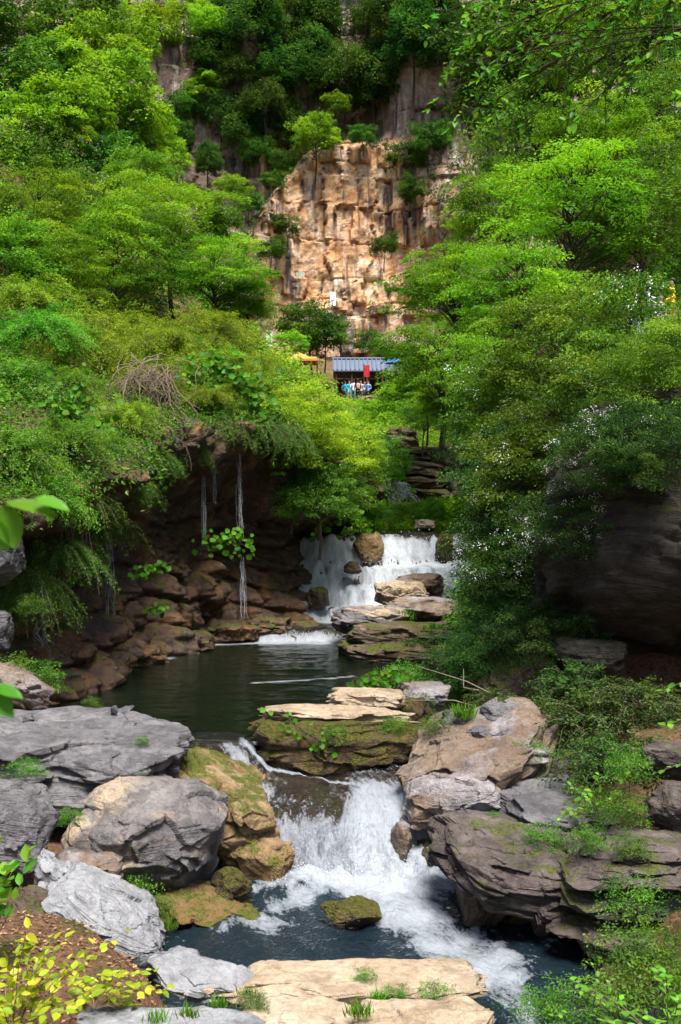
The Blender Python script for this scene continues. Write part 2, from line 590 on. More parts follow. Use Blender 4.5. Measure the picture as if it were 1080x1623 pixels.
# ------------------------------------------------------------------ the tall cliff
def cliff_material():
    t = NT("orange_and_grey_cliff")
    p = t.coord()
    big = t.noise(p, 0.10, 5, 0.55, 0.5)
    mid = t.noise(p, 0.55, 7, 0.65, 0.5)
    c = t.ramp(mid, [(0.3, (0.36, 0.16, 0.07)), (0.44, (0.54, 0.30, 0.145)), (0.57, (0.62, 0.43, 0.28)), (0.72, (0.66, 0.57, 0.49))])
    grey = t.ramp(mid, [(0.3, (0.13, 0.095, 0.085)), (0.52, (0.28, 0.215, 0.19)), (0.72, (0.48, 0.40, 0.36))])
    sep = t.n("ShaderNodeSeparateXYZ")
    t.l(p, sep.inputs[0])
    # the weathered grey-brown skin covers all but the fresh orange scar in the middle of the lower face
    dx = t.math('ABSOLUTE', t.math('SUBTRACT', sep.outputs[0], -0.3))
    dz = t.math('ABSOLUTE', t.math('SUBTRACT', sep.outputs[2], 28.0))
    scar = t.math('MAXIMUM', t.math('SUBTRACT', dx, 5.6), t.math('MULTIPLY', t.math('SUBTRACT', dz, 11.0), 1.0))
    k = t.math('ADD', t.math('MULTIPLY', scar, 0.16), t.math('MULTIPLY', t.math('SUBTRACT', big, 0.5), 2.2))
    k = t.math('ADD', k, t.math('MULTIPLY', t.math('SUBTRACT', mid, 0.5), 1.2))
    c = t.mix(t.ramp(k, [(0.15, 0.0), (0.6, 0.88)]), c, grey)
    rust = t.noise(t.mapping(p, loc=(3, 3, 3)), 0.22, 5, 0.6, 0.7)
    c = t.mix(t.ramp(rust, [(0.56, 0.0), (0.68, 0.6)]), c, (0.40, 0.185, 0.085))
    st = t.noise(t.mapping(p, scale=(1.0, 1.0, 0.13)), 0.62, 6, 0.62, 0.5)
    c = t.mix(t.math('MULTIPLY', t.ramp(st, [(0.52, 0.0), (0.60, 1.0)]), 0.9), c, (0.075, 0.065, 0.07))
    st2 = t.noise(t.mapping(p, scale=(1.6, 1.6, 0.12), loc=(9, 4, 2)), 0.9, 5, 0.6, 0.3)
    c = t.mix(t.math('MULTIPLY', t.ramp(st2, [(0.56, 0.0), (0.66, 1.0)]), 0.6), c, (0.62, 0.58, 0.55))
    f = t.noise(p, 2.4, 7, 0.7)
    c = t.mix(t.ramp(f, [(0.36, 0.55), (0.5, 0.0)]), c, (0.09, 0.06, 0.045))
    joint = t.attr("joint")
    c = t.mix(t.math('MULTIPLY', joint, 0.6), c, (0.06, 0.04, 0.032))
    h = t.math('ADD', f, t.math('MULTIPLY', mid, 0.8))
    return t.done(t.principled(c, 0.9, t.bump(h, 0.8, 0.22), 0.2))


M['cliff'] = cliff_material()
rngc = np.random.default_rng(77)
_beds = np.cumsum(np.concatenate([[6.0], rngc.uniform(0.7, 4.2, 60)]))


def cliff_D(x, z):
    """distance of the cliff from the camera plane, and how close a point lies to a joint"""
    P2 = xyz(x * 0.08, z * 0.02)
    D = 104 + fbm(P2, 3, 21) * 4.0 + fbm(xyz(x * 0.3, z * 0.05), 3, 22) * 1.3
    w1 = fbm(xyz(x * 0.12, z * 0), 3, 23)
    z1 = 37.6 + w1 * 4.5 - 7.0 * sstep(-2.5, -10, x) + fbm(xyz(x * 0.6, z * 0), 3, 29) * 1.6
    z2 = 49.5 + fbm(xyz(x * 0.1, z * 0), 3, 24) * 4 + 2.5 * sstep(4, 16, x)
    z3 = 63 + w1 * 4
    D = D + 6.5 * (1 - 0.8 * sstep(2.5, 6, x)) * sstep(z1 - 0.3, z1 + 3.5, z) + 7.5 * sstep(z2 - 0.3, z2 + 4, z) + 6 * sstep(z3, z3 + 4, z) + np.maximum(z - 66, 0) * 0.8
    D = D - 3.2 * np.exp(-((x - 9.5) / 3.0) ** 2 - ((z - 31.5) / 4.0) ** 2)
    D = D - np.maximum(-x - 13, 0) * 0.45 - np.maximum(x - 15, 0) * 0.6
    wz = z + fbm(xyz(x * 0.1, z * 0.1), 3, 25) * 1.4 + 0.05 * x
    k = np.clip(np.searchsorted(_beds, wz) - 1, 0, len(_beds) - 2)
    lo, hi = _beds[k], _beds[k + 1]
    zk = np.zeros_like(k)
    width = 0.7 + 1.5 * hash3(k, zk, zk, 5) * (hi - lo) / 1.5
    u = (x + fbm(xyz(x * 0.3, z * 0.5), 2, 26) * 0.8) / width + hash3(k, zk, zk, 6) * 9
    j = np.floor(u).astype(np.int64)
    blk = hash3(k, j, zk, 7) - 0.5
    bed = hash3(k, zk, zk, 8) - 0.5
    D = D + blk * 1.1 + bed * 0.5 + fbm(xyz(x * 1.1, z * 0.10), 4, 28) * 0.6
    ez = np.minimum(wz - lo, hi - wz)
    eu = np.minimum(u - j, 1 - (u - j)) * width
    gz_, gu = np.exp(-(ez / 0.09) ** 2), np.exp(-(eu / 0.07) ** 2) * (hash3(k, j, zk, 9) > 0.35)
    g = np.maximum(gz_ * (0.1 + 0.8 * hash3(k, j, zk, 10)), gu * 0.7)
    D = D + g * 0.4 + fbm(xyz(x * 0.9, z * 0.7), 4, 27) * 0.4
    return D, np.clip(g, 0, 1)


def build_cliff():
    xs, zs = np.linspace(-48, 48, 440), np.concatenate([np.linspace(9, 60, 260, endpoint=False), np.linspace(60, 95, 60)])
    X, Z = np.meshgrid(xs, zs, indexing='ij')
    D, g = cliff_D(X.ravel(), Z.ravel())
    me = mesh_np("cliff", xyz(X, D, Z), grid_faces(len(xs), len(zs)), M['cliff'], smooth=False, attrs={"joint": g})
    tag(link("cliff", me), "tall orange and grey limestone cliff closing the gorge", "cliff", kind="structure")


build_cliff()


# ------------------------------------------------------------------ the dripping travertine wall left of the pool
WALL = [(-160, 16.6, 4.6), (-60, 18.0, 4.7), (60, 20.5, 5.1), (140, 23, 5.8), (200, 26, 6.4), (330, 29.6, 6.8), (400, 30.6, 6.7), (440, 31.8, 6.3), (500, 34.4, 5.6), (530, 37, 5.2), (545, 40, 5.2)]
_wx = np.array([(p - CX) / F * d for p, d, _ in WALL])
_wd = np.array([d for _, d, _ in WALL])
_wh = np.array([h for _, _, h in WALL])
_ws = np.concatenate([[0], np.cumsum(np.hypot(np.diff(_wx), np.diff(_wd)))])


def wall_point(s, v):
    """s metres along the wall, v 0..1 up it; returns points and outward normals"""
    e = 0.6
    x, d = np.interp(s, _ws, _wx), np.interp(s, _ws, _wd)
    for k in (-e, e):
        x = x + np.interp(s + k, _ws, _wx)
        d = d + np.interp(s + k, _ws, _wd)
    x, d = x / 3, d / 3
    tx, td = np.interp(s + e, _ws, _wx) - np.interp(s - e, _ws, _wx), np.interp(s + e, _ws, _wd) - np.interp(s - e, _ws, _wd)
    l = np.hypot(tx, td) + 1e-9
    nx, nd = td / l, -tx / l
    h = np.interp(s, _ws, _wh)
    z = 0.6 + (h - 0.6) * np.minimum(v, 1)
    q = np.clip(v, 0, 1)
    prof = 0.9 * (1 - q) ** 2 - 0.9 * np.exp(-((q - 0.58) / 0.22) ** 2) + 1.25 * sstep(0.62, 0.97, q)
    n1 = fbm(xyz(s * 0.55, z * 0.28), 4, 31)
    n2 = fbm(xyz(s * 1.8, z * 0.55), 4, 32)
    bulge = np.abs(fbm(xyz(s * 0.8, z * 1.1, z * 0 + 4), 3, 33))
    zz = z + fbm(xyz(s * 0.5, z * 0.3), 2, 36) * 0.5
    bed = np.floor(zz / 0.62).astype(np.int64)
    jj = np.floor(s / 1.05 + hash3(bed, bed * 0, bed * 0, 3) * 5).astype(np.int64)
    blk = (hash3(bed, jj, bed * 0, 4) - 0.5) * 0.5 * sstep(0.75, 0.5, q)
    blk = blk * (0.4 + 1.2 * (hash3(jj, bed * 0, bed * 0, 14)))
    fr = zz / 0.62 - bed
    gr = np.exp(-(np.minimum(fr, 1 - fr) * 0.62 / 0.06) ** 2) * 0.22 * sstep(0.75, 0.5, q)
    out = prof + n1 * 0.95 + n2 * 0.42 + (0.5 - bulge) * 0.5 + blk - gr + fbm(xyz(s * 4.5, z * 3.5), 4, 34, 0.6) * 0.2 - np.clip(1 - np.abs(fbm(xyz(s * 1.6, z * 2.2), 3, 35)) * 7, 0, 1) * 0.12
    back = np.maximum(v - 1, 0) * 3.0
    out = out - back
    zt = z + np.maximum(v - 1, 0) * 0.9
    return np.stack([x + nx * out, d + nd * out, zt], -1), np.stack([nx, nd, nx * 0], -1)


def build_wall():
    s = np.linspace(0.0, _ws[-1], 420)
    v = np.concatenate([np.linspace(0, 1, 150), np.linspace(1.02, 2.0, 14)])
    S, Vv = np.meshgrid(s, v, indexing='ij')
    P, _ = wall_point(S.ravel(), Vv.ravel())
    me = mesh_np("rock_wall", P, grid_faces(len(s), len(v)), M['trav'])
    tag(link("travertine_cliff", me), "dark dripping orange-brown travertine wall left of the pool", "rock wall", kind="structure")


build_wall()


# ------------------------------------------------------------------ water
M['pool'] = water_mat("dark_green_pool_water", tint=(0.06, 0.09, 0.045), body=(0.005, 0.011, 0.005), body_amt=0.6, ripple=3.0, strength=0.22, stretch=(0.8, 1.6, 1), foam_scale=(3.0, 7.0))
M['rapids'] = water_mat("fast_blue_green_water", tint=(0.20, 0.24, 0.25), body=(0.012, 0.024, 0.034), body_amt=0.55, ripple=6.0, strength=0.75, foam_scale=(6.0, 3.0))
M['upper'] = water_mat("upper_falling_water", tint=(0.6, 0.58, 0.55), body=(0.04, 0.04, 0.04), body_amt=0.2, ripple=5.0, strength=0.9, foam_scale=(4.5, 1.7), foam_col=(0.62, 0.67, 0.74))
M['fall'] = water_mat("falling_water", tint=(0.62, 0.56, 0.48), body=(0.05, 0.05, 0.05), body_amt=0.1, ripple=11.0, strength=0.9, foam_scale=(10.0, 3.4))


def sheet(name, label, xs, Ds, zf, foamf, mat, uvf=None, keep=None, rough=0.0, freq=5.0):
    X, Y = np.meshgrid(xs, Ds, indexing='ij')
    x, y = X.ravel(), Y.ravel()
    z = zf(x, y)
    fo = np.clip(foamf(x, y), 0, 1.2)
    if rough:
        z = z + fbm(xyz(x * freq, y * freq * 0.7), 4, 41) * rough * (0.35 + fo * 1.3)
    fc = grid_faces(len(xs), len(Ds))
    if keep is not None:
        k = keep(x, y)
        fc = fc[k[fc].all(1)]
    if uvf is None:
        uv = np.stack([x, y], 1)
    else:
        uv = uvf(x, y, z, X.shape)
    me = mesh_np(name, np.stack([x, y, z], 1), fc, mat, attrs={"foam": fo}, uv=uv)
    return tag(link(name, me), label, "water", kind="structure")


def seg_dist(x, y, pts):
    """distance to a polyline in plan, and the position along it 0..1"""
    best, tt = np.full(x.shape, 1e9), np.zeros(x.shape)
    n = len(pts) - 1
    for i in range(n):
        a, b = np.array(pts[i]), np.array(pts[i + 1])
        d = b - a
        t = np.clip(((x - a[0]) * d[0] + (y - a[1]) * d[1]) / (d @ d), 0, 1)
        r = np.hypot(x - a[0] - t * d[0], y - a[1] - t * d[1])
        m = r < best
        best = np.where(m, r, best)
        tt = np.where(m, (i + t) / n, tt)
    return best, tt


# lower pool and its outflow to the lower right
def lower_foam(x, y):
    d1, t1 = seg_dist(x, y, [(-0.7, 14.1), (0.0, 13.9), (0.55, 13.7), (0.95, 13.8)])
    d2, t2 = seg_dist(x, y, [(0.5, 13.6), (0.75, 12.7), (1.1, 11.9), (1.45, 11.0), (1.75, 10.2), (2.3, 9.0)])
    f = 1.15 * np.exp(-(d1 / 0.65) ** 2)
    f = np.maximum(f, (0.86 - 0.45 * t2) * np.exp(-(d2 / (0.55 - 0.2 * t2)) ** 2))
    d3, t3 = seg_dist(x, y, [(-0.3, 13.5), (-0.7, 12.9), (-1.0, 12.4)])
    f = np.maximum(f, (0.75 - 0.4 * t3) * np.exp(-(d3 / 0.35) ** 2))
    return f * 0.94 + 0.38 * fbm(xyz(x * 1.7, y * 1.7), 3, 43) + 0.22 * fbm(xyz(x * 5 + y * 2, y * 4), 3, 46) + 0.04


def lower_z(x, y):
    d1, _ = seg_dist(x, y, [(-0.7, 14.1), (0.55, 13.7), (0.95, 13.8)])
    w = fbm(xyz(x * 2.2 + y * 0.6, y * 1.1), 4, 44) * 0.085
    sl = np.minimum(0, (y - 11.5)) * 0.06
    return 0.0 + w + sl + 0.10 * np.exp(-(d1 / 0.5) ** 2) * (1 + fbm(xyz(x * 5, y * 5), 3, 45))


sheet("lower_pool_water", "rushing blue-white water of the lower pool", np.linspace(-3.0, 4.2, 200), np.linspace(6.5, 14.5, 220), lower_z, lower_foam, M['rapids'], rough=0.03,
      uvf=lambda x, y, z, s: np.stack([x * 0.9 + y * 0.35, y * 0.9 - x * 0.3], 1))


# lower falls: a shallow sheet over brown rock, a veil, and a white chute on its right
def falls_z(x, y):
    lip = 14.45 + 0.10 * fbm(xyz(x * 3, y * 0), 3, 51)
    veil = np.interp(y - lip, [-0.66, -0.42, -0.24, -0.10, 0.02, 0.5, 1.2, 2.0], [-0.35, 0.0, 0.32, 0.56, 0.66, 0.75, 0.85, 0.90])
    chute = np.interp(y, [13.3, 13.7, 13.95, 14.5, 15.0, 15.5, 16.2], [-0.35, -0.02, 0.15, 0.50, 0.73, 0.85, 0.90])
    w = sstep(-0.05, 0.32, x)
    z = veil * (1 - w) + chute * w
    hump = 0.10 * np.exp(-((x + 0.35) / 0.5) ** 2 - ((y - 14.9) / 0.4) ** 2) - 0.13 * np.exp(-((x + 0.3 - (15.9 - y) * 0.9) / 0.35) ** 2) * sstep(14.8, 15.4, y)
    e = sstep(-0.85, -1.45, x)
    return z + hump * 0.7 + 0.30 * e * sstep(15.0, 16.3, y)


def falls_foam(x, y):
    z = falls_z(x, y)
    w = sstep(-0.02, 0.3, x)
    veil = 0.27 + 0.42 * sstep(0.70, 0.42, z)
    chute = 0.24 + 0.86 * sstep(0.90, 0.62, z)
    f = veil * (1 - w) + chute * w
    d, t = seg_dist(x, y, [(-1.5, 16.4), (-1.12, 15.9), (-0.75, 15.7), (-0.2, 15.6), (0.3, 15.4)])
    f = np.maximum(f, 0.80 * np.exp(-(d / (0.10 + 0.07 * fbm(xyz(x * 4, y * 4), 2, 54))) ** 2))
    d, t = seg_dist(x, y, [(-1.6, 16.1), (-1.2, 15.4), (-1.0, 14.9)])
    f = np.maximum(f, 0.58 * np.exp(-(d / 0.16) ** 2))
    edge = sstep(16.5, 16.0, y)
    return (f + 0.20 * fbm(xyz(x * 2.2, y * 1.5), 3, 53) + 0.22 * sstep(0.85, 0.6, z) * fbm(xyz(x * 8, y * 5, z * 3), 3, 56)) * edge


def falls_uv(x, y, z, shp):
    Yg, Zg = y.reshape(shp), z.reshape(shp)
    ds = np.hypot(np.diff(Yg, axis=1), np.diff(Zg, axis=1))
    arc = np.concatenate([np.zeros((shp[0], 1)), np.cumsum(ds, 1)], 1)
    return np.stack([x + 0.25 * (y - 14) + 0.15 * np.sin(y * 2 + x), arc.ravel()], 1)


xs, Ds = np.linspace(-2.2, 1.45, 220), np.linspace(13.35, 16.75, 260)
sheet("waterfall_water", "lower waterfall spilling over brown rock into foam", xs, Ds, lambda x, y: falls_z(x, y) + 0.05, falls_foam, M['fall'], uvf=falls_uv, rough=0.055, freq=7,
      keep=lambda x, y: (y < 16.2 + 0.3 * sstep(-1.0, -1.6, x)) | (x < -0.9))
X, Y = np.meshgrid(np.linspace(-2.8, 2.0, 150), np.linspace(13.3, 17.2, 150), indexing='ij')
zb = falls_z(X.ravel(), Y.ravel()) - 0.02 + fbm(xyz(X * 2.5, Y * 2.5), 4, 55) * 0.05 - 0.5 * sstep(16.2, 17.0, Y.ravel())
tag(link("stream_bed", mesh_np("stream_bed", xyz(X, Y, zb), grid_faces(150, 150), M['wetbed'])), "brown wet rock bed under the lower waterfall", "stream bed", kind="structure")


# the dark pool
def pool_foam(x, y):
    d, t = seg_dist(x, y, [(-3.6, 28.3), (-2.6, 28.7), (-1.2, 28.8), (0.1, 28.6)])
    f = 0.95 * np.exp(-(d / 0.45) ** 2)
    d, t = seg_dist(x, y, [(-1.6, 21.9), (-0.8, 22.2), (0.2, 22.8)])
    f = np.maximum(f, 0.52 * np.exp(-(d / 0.16) ** 2))
    d, t = seg_dist(x, y, [(-4.6, 25.0), (-4.0, 25.6)])
    f = np.maximum(f, 0.7 * np.exp(-(d / 0.4) ** 2))
    d, t = seg_dist(x, y, [(-2.2, 16.6), (-1.2, 16.3)])
    f = np.maximum(f, 0.5 * np.exp(-(d / 0.3) ** 2))
    return f + 0.12 * fbm(xyz(x * 1.5, y * 1.5), 3, 61) * (f > 0.1)


def pool_z(x, y):
    return 1.2 + fbm(xyz(x * 1.6, y * 2.6), 3, 62) * 0.018 - 0.04 * sstep(17.0, 16.2, y)


sheet("pool_water", "still dark green pool between the two falls", np.linspace(-7.0, 2.6, 220), np.linspace(16.25, 29.6, 240), pool_z, pool_foam, M['pool'],
      keep=lambda x, y: ~((y < 16.8) & (x > -0.8)))

# shallow shelf above the pool
sheet("shelf_water", "shallow brown water spreading over a rock shelf", np.linspace(-3.5, 1.0, 110), np.linspace(28.75, 31.9, 90),
      lambda x, y: 1.2 + 0.3 * sstep(28.8, 29.4, y) + 0.02 * fbm(xyz(x * 3, y * 3), 3, 63),
      lambda x, y: 0.20 + 0.7 * sstep(29.3, 28.9, y) + 0.95 * np.exp(-(seg_dist(x, y, [(-1.3, 31.3), (0.2, 31.1)])[0] / 0.6) ** 2) + 0.3 * fbm(xyz(x * 1.2, y * 1.2), 3, 64), M['fall'], rough=0.02)
X, Y = np.meshgrid(np.linspace(-3.8, 1.4, 90), np.linspace(28.6, 32.2, 60), indexing='ij')
zb = 1.1 + 0.28 * sstep(28.9, 29.4, Y.ravel()) + fbm(xyz(X * 1.8, Y * 1.8), 4, 65) * 0.09
tag(link("stream_bed", mesh_np("stream_bed", xyz(X, Y, zb), grid_faces(90, 60), M['trav'])), "orange-brown rock shelf under shallow water", "stream bed", kind="structure")


# upper falls: a curtain, then a cascade running down to the left
def upper_z(x, y):
    crest = 34.0 + 0.15 * fbm(xyz(x * 2, y * 0), 3, 71)
    cur = np.interp(y - crest, [-0.75, -0.4, -0.12, 0.0, 0.6], [2.92, 3.0, 3.55, 3.76, 3.8])
    base = 2.95 - 0.10 * (33.2 - y)
    # the cascade drops from the step at the right to the shelf at the lower left
    q = (33.3 - y) + (1.6 - x) * 0.45
    cas = np.interp(q, [-0.6, 0.5, 0.9, 1.5, 2.0, 2.6, 3.2], [2.95, 2.8, 2.45, 2.2, 1.8, 1.5, 1.3])
    z = np.where(y > crest - 0.4, cur, np.minimum(base, 3.0))
    z = np.minimum(z, np.maximum(cas, 1.3)) if True else z
    left = sstep(0.75, 0.1, x)
    zl = np.interp(y, [31.0, 31.6, 32.4, 33.0, 33.6, 34.0, 34.6], [1.3, 1.55, 2.1, 2.7, 3.2, 3.72, 3.8])
    z2 = np.where(y > crest - 0.35, cur, np.minimum(cas, 2.95))
    return z2 * (1 - left) + np.minimum(zl, np.maximum(z2, zl * 0.95)) * left


def upper_foam(x, y):
    z = upper_z(x, y)
    f = 0.30 + 0.50 * sstep(3.78, 3.55, z) + 0.28 * np.exp(-((y - 33.25) / 0.35) ** 2) + 0.2 * sstep(2.0, 1.5, z)
    f = f - 0.22 * np.exp(-((z - 2.75) / 0.12) ** 2)
    return (f + 0.36 * fbm(xyz(x * 2, y * 2), 3, 73) + 0.25 * fbm(xyz(x * 5, y * 2.5), 3, 74)) * sstep(34.35, 34.05, y)


def upper_uv(x, y, z, shp):
    return np.stack([x * 0.8 + z * 0.1, z * 0.9 + (34 - y) * 0.5], 1)


sheet("cascade_water", "upper waterfall curtain and white cascade beyond the pool", np.linspace(-1.2, 3.9, 220), np.linspace(31.0, 34.7, 200), lambda x, y: upper_z(x, y) + 0.06, upper_foam, M['upper'], uvf=upper_uv,
      rough=0.09, freq=4)
X, Y = np.meshgrid(np.linspace(-1.6, 4.4, 110), np.linspace(30.9, 35.2, 110), indexing='ij')
zb = upper_z(X.ravel(), Y.ravel()) - 0.04 + fbm(xyz(X * 2.0, Y * 2.0), 4, 75) * 0.10 - 0.4 * sstep(34.6, 35.2, Y.ravel())
tag(link("stream_bed", mesh_np("stream_bed", xyz(X, Y, zb), grid_faces(110, 110), M['wetbed'])), "wet rock steps under the upper cascade", "stream bed", kind="structure")
sheet("stream_water", "dark quiet stream above the upper waterfall", np.linspace(-1.5, 5.2, 60), np.linspace(34.55, 46.5, 60), lambda x, y: 3.85 + 0.02 * fbm(xyz(x * 2, y * 2), 2, 76),
      lambda x, y: 0.0 * x, M['pool'])

# ================================================================== boulders and ledges, each a thing of its own
def rock_mesh(name, half, mat, seed, p=3.2, cuts=9, cut=(0.62, 0.92), rough=0.10, strata=0.0, level=6, top=None, nscale=1.0, shear=0.0, chip=0.11):
    rng = np.random.default_rng(seed)
    n, T = ico(level)
    half = np.asarray(half, float)
    r = (np.abs(n) ** p).sum(1) ** (-1 / p)
    V = n * r[:, None]
    for _ in range(cuts * 2 + 4):
        m = norm(rng.normal(size=3) * np.array([1, 1, 0.75]))
        q = p / (p - 1)
        d = rng.uniform(cut[0] + 0.06, min(cut[1] + 0.03, 0.985)) * (np.abs(m) ** q).sum() ** (1 / q)
        ex = np.maximum(V @ m - d, 0)
        V = V - m * (ex * 0.96)[:, None]
    if top is not None:                       # a flat worn top
        ex = np.maximum(V[:, 2] - top, 0)
        V[:, 2] -= ex * 0.9
    # broken faces: each chunk between hidden joints is tilted and set back a little
    sd = rng.uniform(-1, 1, (34, 3))
    w = V + 0.10 * np.stack([fbm(V * 2.5 + 3 * i, 2, seed + i) for i in range(3)], 1)
    j = ((w[:, None, :] - sd[None]) ** 2).sum(2).argmin(1)
    gr = rng.normal(0, chip, (34, 3))
    V = V * (1 + ((V - sd[j]) * gr[j]).sum(1) + rng.uniform(-1, 1, 34)[j] * chip * 0.22)[:, None]
    sd = rng.uniform(-1, 1, (150, 3))
    w = V + 0.05 * np.stack([fbm(V * 5 + 3 * i, 2, seed + 20 + i) for i in range(3)], 1)
    j = ((sd ** 2).sum(1)[None] - 2 * w @ sd.T).argmin(1)
    gr = rng.normal(0, chip * 0.8, (150, 3))
    V = V * (1 + ((V - sd[j]) * gr[j]).sum(1) + rng.uniform(-1, 1, 150)[j] * chip * 0.10)[:, None]
    V = V * half
    V[:, 0] += shear * V[:, 2]
    s = float(np.cbrt(half.prod()))
    Q = V / s * nscale + seed * 3.7
    nn = norm(V / half ** 2 * s)
    d = fbm(Q * 0.9, 3, seed) * rough * 1.3 + fbm(Q * 3.2, 4, seed + 5) * rough * 0.42
    rid = 1 - np.abs(fbm(Q * 1.3, 3, seed + 9)) * 5
    d = d - np.clip(rid, 0, 1) ** 2 * rough * 0.35
    V = V + nn * (d * s)[:, None]
    if strata:
        h = s * 0.26
        zz = V[:, 2] + 0.10 * s * fbm(Q * 0.8, 2, seed + 11) + 0.10 * V[:, 0]
        k = np.floor(zz / h).astype(np.int64)
        f = zz / h - k
        o = (hash3(k, k * 0, k * 0, seed) - 0.5) * strata
        g = np.exp(-(np.minimum(f, 1 - f) / 0.09) ** 2) * strata * 0.5
        V[:, :2] *= (1 + o - g)[:, None]
    return mesh_np(name, V, T, mat)


ROCKS = {}


def rock(name, label, box, D, hy, mat, seed, rotz=0.0, tilt=(0, 0), cat="boulder", group=None, hz=None, **kw):
    """box: the pixels it covers (x0, x1, y0, y1); D: distance of its middle; hy: half depth in metres"""
    x0, x1, y0, y1 = box
    c = at((x0 + x1) / 2, (y0 + y1) / 2, D)
    hx = (x1 - x0) / 2 / F * D
    app = (y1 - y0) / F * D
    dep = max((((y0 + y1) / 2) - CY) / F, 0)
    if hz is None:
        hz = max(0.3 * app, app / 2 - hy * dep * 0.8)
    me = rock_mesh(name, (hx * 1.06, hy, hz * 1.04), M[mat], seed, **kw)
    o = link(name, me, loc=c, rot=(tilt[0], tilt[1], rotz))
    tag(o, label, cat, group)
    ROCKS[label] = o
    return o


# --- left foreground
rock("boulder", "broad flat-topped grey boulder with layered streaks beside the pool outlet", (-90, 268, 1112, 1292), 14.6, 1.25, 'grey', 1, 0.12, (0.10, 0.05), p=5, cuts=8, cut=(0.8, 1.0), rough=0.06, top=0.72, level=7, strata=0.035)
rock("boulder", "rounded grey and tan boulder under the broad flat-topped one", (128, 362, 1222, 1418), 13.3, 0.85, 'greytan', 2, -0.2, (0.05, 0.12), p=2.9, cuts=10, cut=(0.7, 0.95), rough=0.06, level=7)
rock("boulder", "smooth grey wedge boulder at the left edge above the white rock", (-70, 92, 1222, 1382), 11.8, 0.7, 'grey', 3, 0.3, (0.0, 0.25), p=3.2, cuts=8, rough=0.05, level=6)
rock("boulder", "long tan rock with bright moss sloping down along the lower waterfall", (262, 436, 1190, 1345), 14.75, 1.15, 'tanmoss', 4, 0.30, (0.10, 0.42), p=3.2, cuts=9, cut=(0.7, 0.95), rough=0.08, level=7)
rock("boulder", "orange-brown mossy rock dipping into foam at the fall's left foot", (330, 470, 1300, 1420), 14.0, 0.5, 'tanmoss', 5, 0.15, (0, 0.5), p=2.8, cuts=8, rough=0.08, level=6)
rock("boulder", "low mossy brown rock at the waterline below the rounded boulder", (215, 420, 1385, 1498), 12.9, 0.6, 'tanmoss', 6, -0.1, (0, 0.25), p=3, cuts=8, rough=0.09, level=6)
rock("boulder", "small round knob of dark green moss above the foam", (338, 392, 1368, 1432), 13.1, 0.25, 'moss', 61, 0, (0, 0), p=2.4, cuts=5, rough=0.08, level=5)
rock("boulder", "smooth pale whitish rock sloping to the water in the left foreground", (58, 262, 1380, 1530), 11.0, 0.7, 'white', 7, 0.25, (0.12, 0.52), p=2.6, cuts=6, cut=(0.8, 1.0), rough=0.05, level=7)
rock("boulder", "narrow white rib of rock rising between wedge boulder and pale rock", (52, 100, 1340, 1420), 11.3, 0.35, 'white', 8, 0.5, (0.1, 0.5), p=2.6, cuts=6, rough=0.07, level=6)
rock("boulder", "brown shadowed stone wedged behind the pale rock and rounded boulder", (85, 190, 1330, 1420), 12.4, 0.4, 'tanwall', 62, 0.1, p=3, cuts=7, rough=0.1, level=5)
rock("boulder", "low grey slab lying in leaf litter beside the tan slabs", (232, 402, 1516, 1590), 9.75, 0.34, 'white', 9, -0.35, (0.05, 0.16), p=2.8, cuts=8, rough=0.06, level=6, strata=0.03)
rock("boulder", "pale whitish slab cut by the bottom edge of the picture", (60, 400, 1602, 1690), 8.2, 0.42, 'white', 10, 0.1, (0, 0.02), p=4, cuts=8, rough=0.05, level=6, top=0.6)
rock("boulder", "dark grey stone under the yellow-leaved bush at the corner", (-30, 70, 1575, 1680), 8.2, 0.35, 'grey', 63, 0.2, p=3, cuts=8, rough=0.08, level=5)
rock("boulder", "brown earthy bank stone left of the pale rock", (5, 105, 1395, 1510), 10.6, 0.45, 'ledge', 64, 0.2, (0, 0.3), p=3, cuts=8, rough=0.12, level=6)
rock("stone", "small dark round stone on the leaf litter by the pale rock", (150, 181, 1490, 1513), 10.2, 0.08, 'under', 65, 0, p=2.4, cuts=6, level=4, cat="stone")
rock("stone", "small pale pebble on the litter near the grey slab", (322, 342, 1564, 1578), 9.3, 0.04, 'tan', 66, 0, p=2.6, cuts=6, level=4, cat="stone")
rock("stone", "tiny grey cube-like stone on top of the flat boulder", (36, 54, 1132, 1146), 15.0, 0.06, 'grey', 67, 0.3, p=5, cuts=4, level=4, cat="stone")
rock("stone", "tiny upright grey stone near the pool end of the flat boulder", (176, 186, 1118, 1132), 15.2, 0.04, 'grey', 68, 0.3, p=4, cuts=4, level=4, cat="stone")

# --- centre foreground
rock("slab", "back tan slab with a broken corner at the bottom of the picture", (372, 746, 1524, 1596), 9.85, 0.40, 'tan', 11, 0.06, (0.02, 0.02), cat="slab", p=6, cuts=9, cut=(0.74, 0.97), rough=0.06, top=0.8, level=7, chip=0.09)
rock("slab", "front right tan slab nearest the camera", (572, 766, 1580, 1700), 8.78, 0.42, 'tan', 12, -0.12, (0.03, -0.03), cat="slab", p=7, cuts=8, cut=(0.78, 0.98), rough=0.045, top=0.7, level=6)
rock("slab", "front left tan slab beside the pale whitish slab", (392, 560, 1584, 1700), 8.8, 0.42, 'tan', 13, 0.08, (0.02, 0.04), cat="slab", p=7, cuts=8, cut=(0.78, 0.98), rough=0.045, top=0.7, level=6)
rock("boulder", "small pointed mossy rock standing in the lower pool", (514, 608, 1412, 1478), 12.5, 0.3, 'moss', 14, 0.2, p=2.3, cuts=9, cut=(0.55, 0.85), rough=0.08, level=6)
rock("boulder", "pinkish wet rock splitting the white chute", (622, 652, 1292, 1372), 14.15, 0.25, 'tanwall', 15, 0.2, (0.25, 0), p=2.5, cuts=6, rough=0.07, level=5)

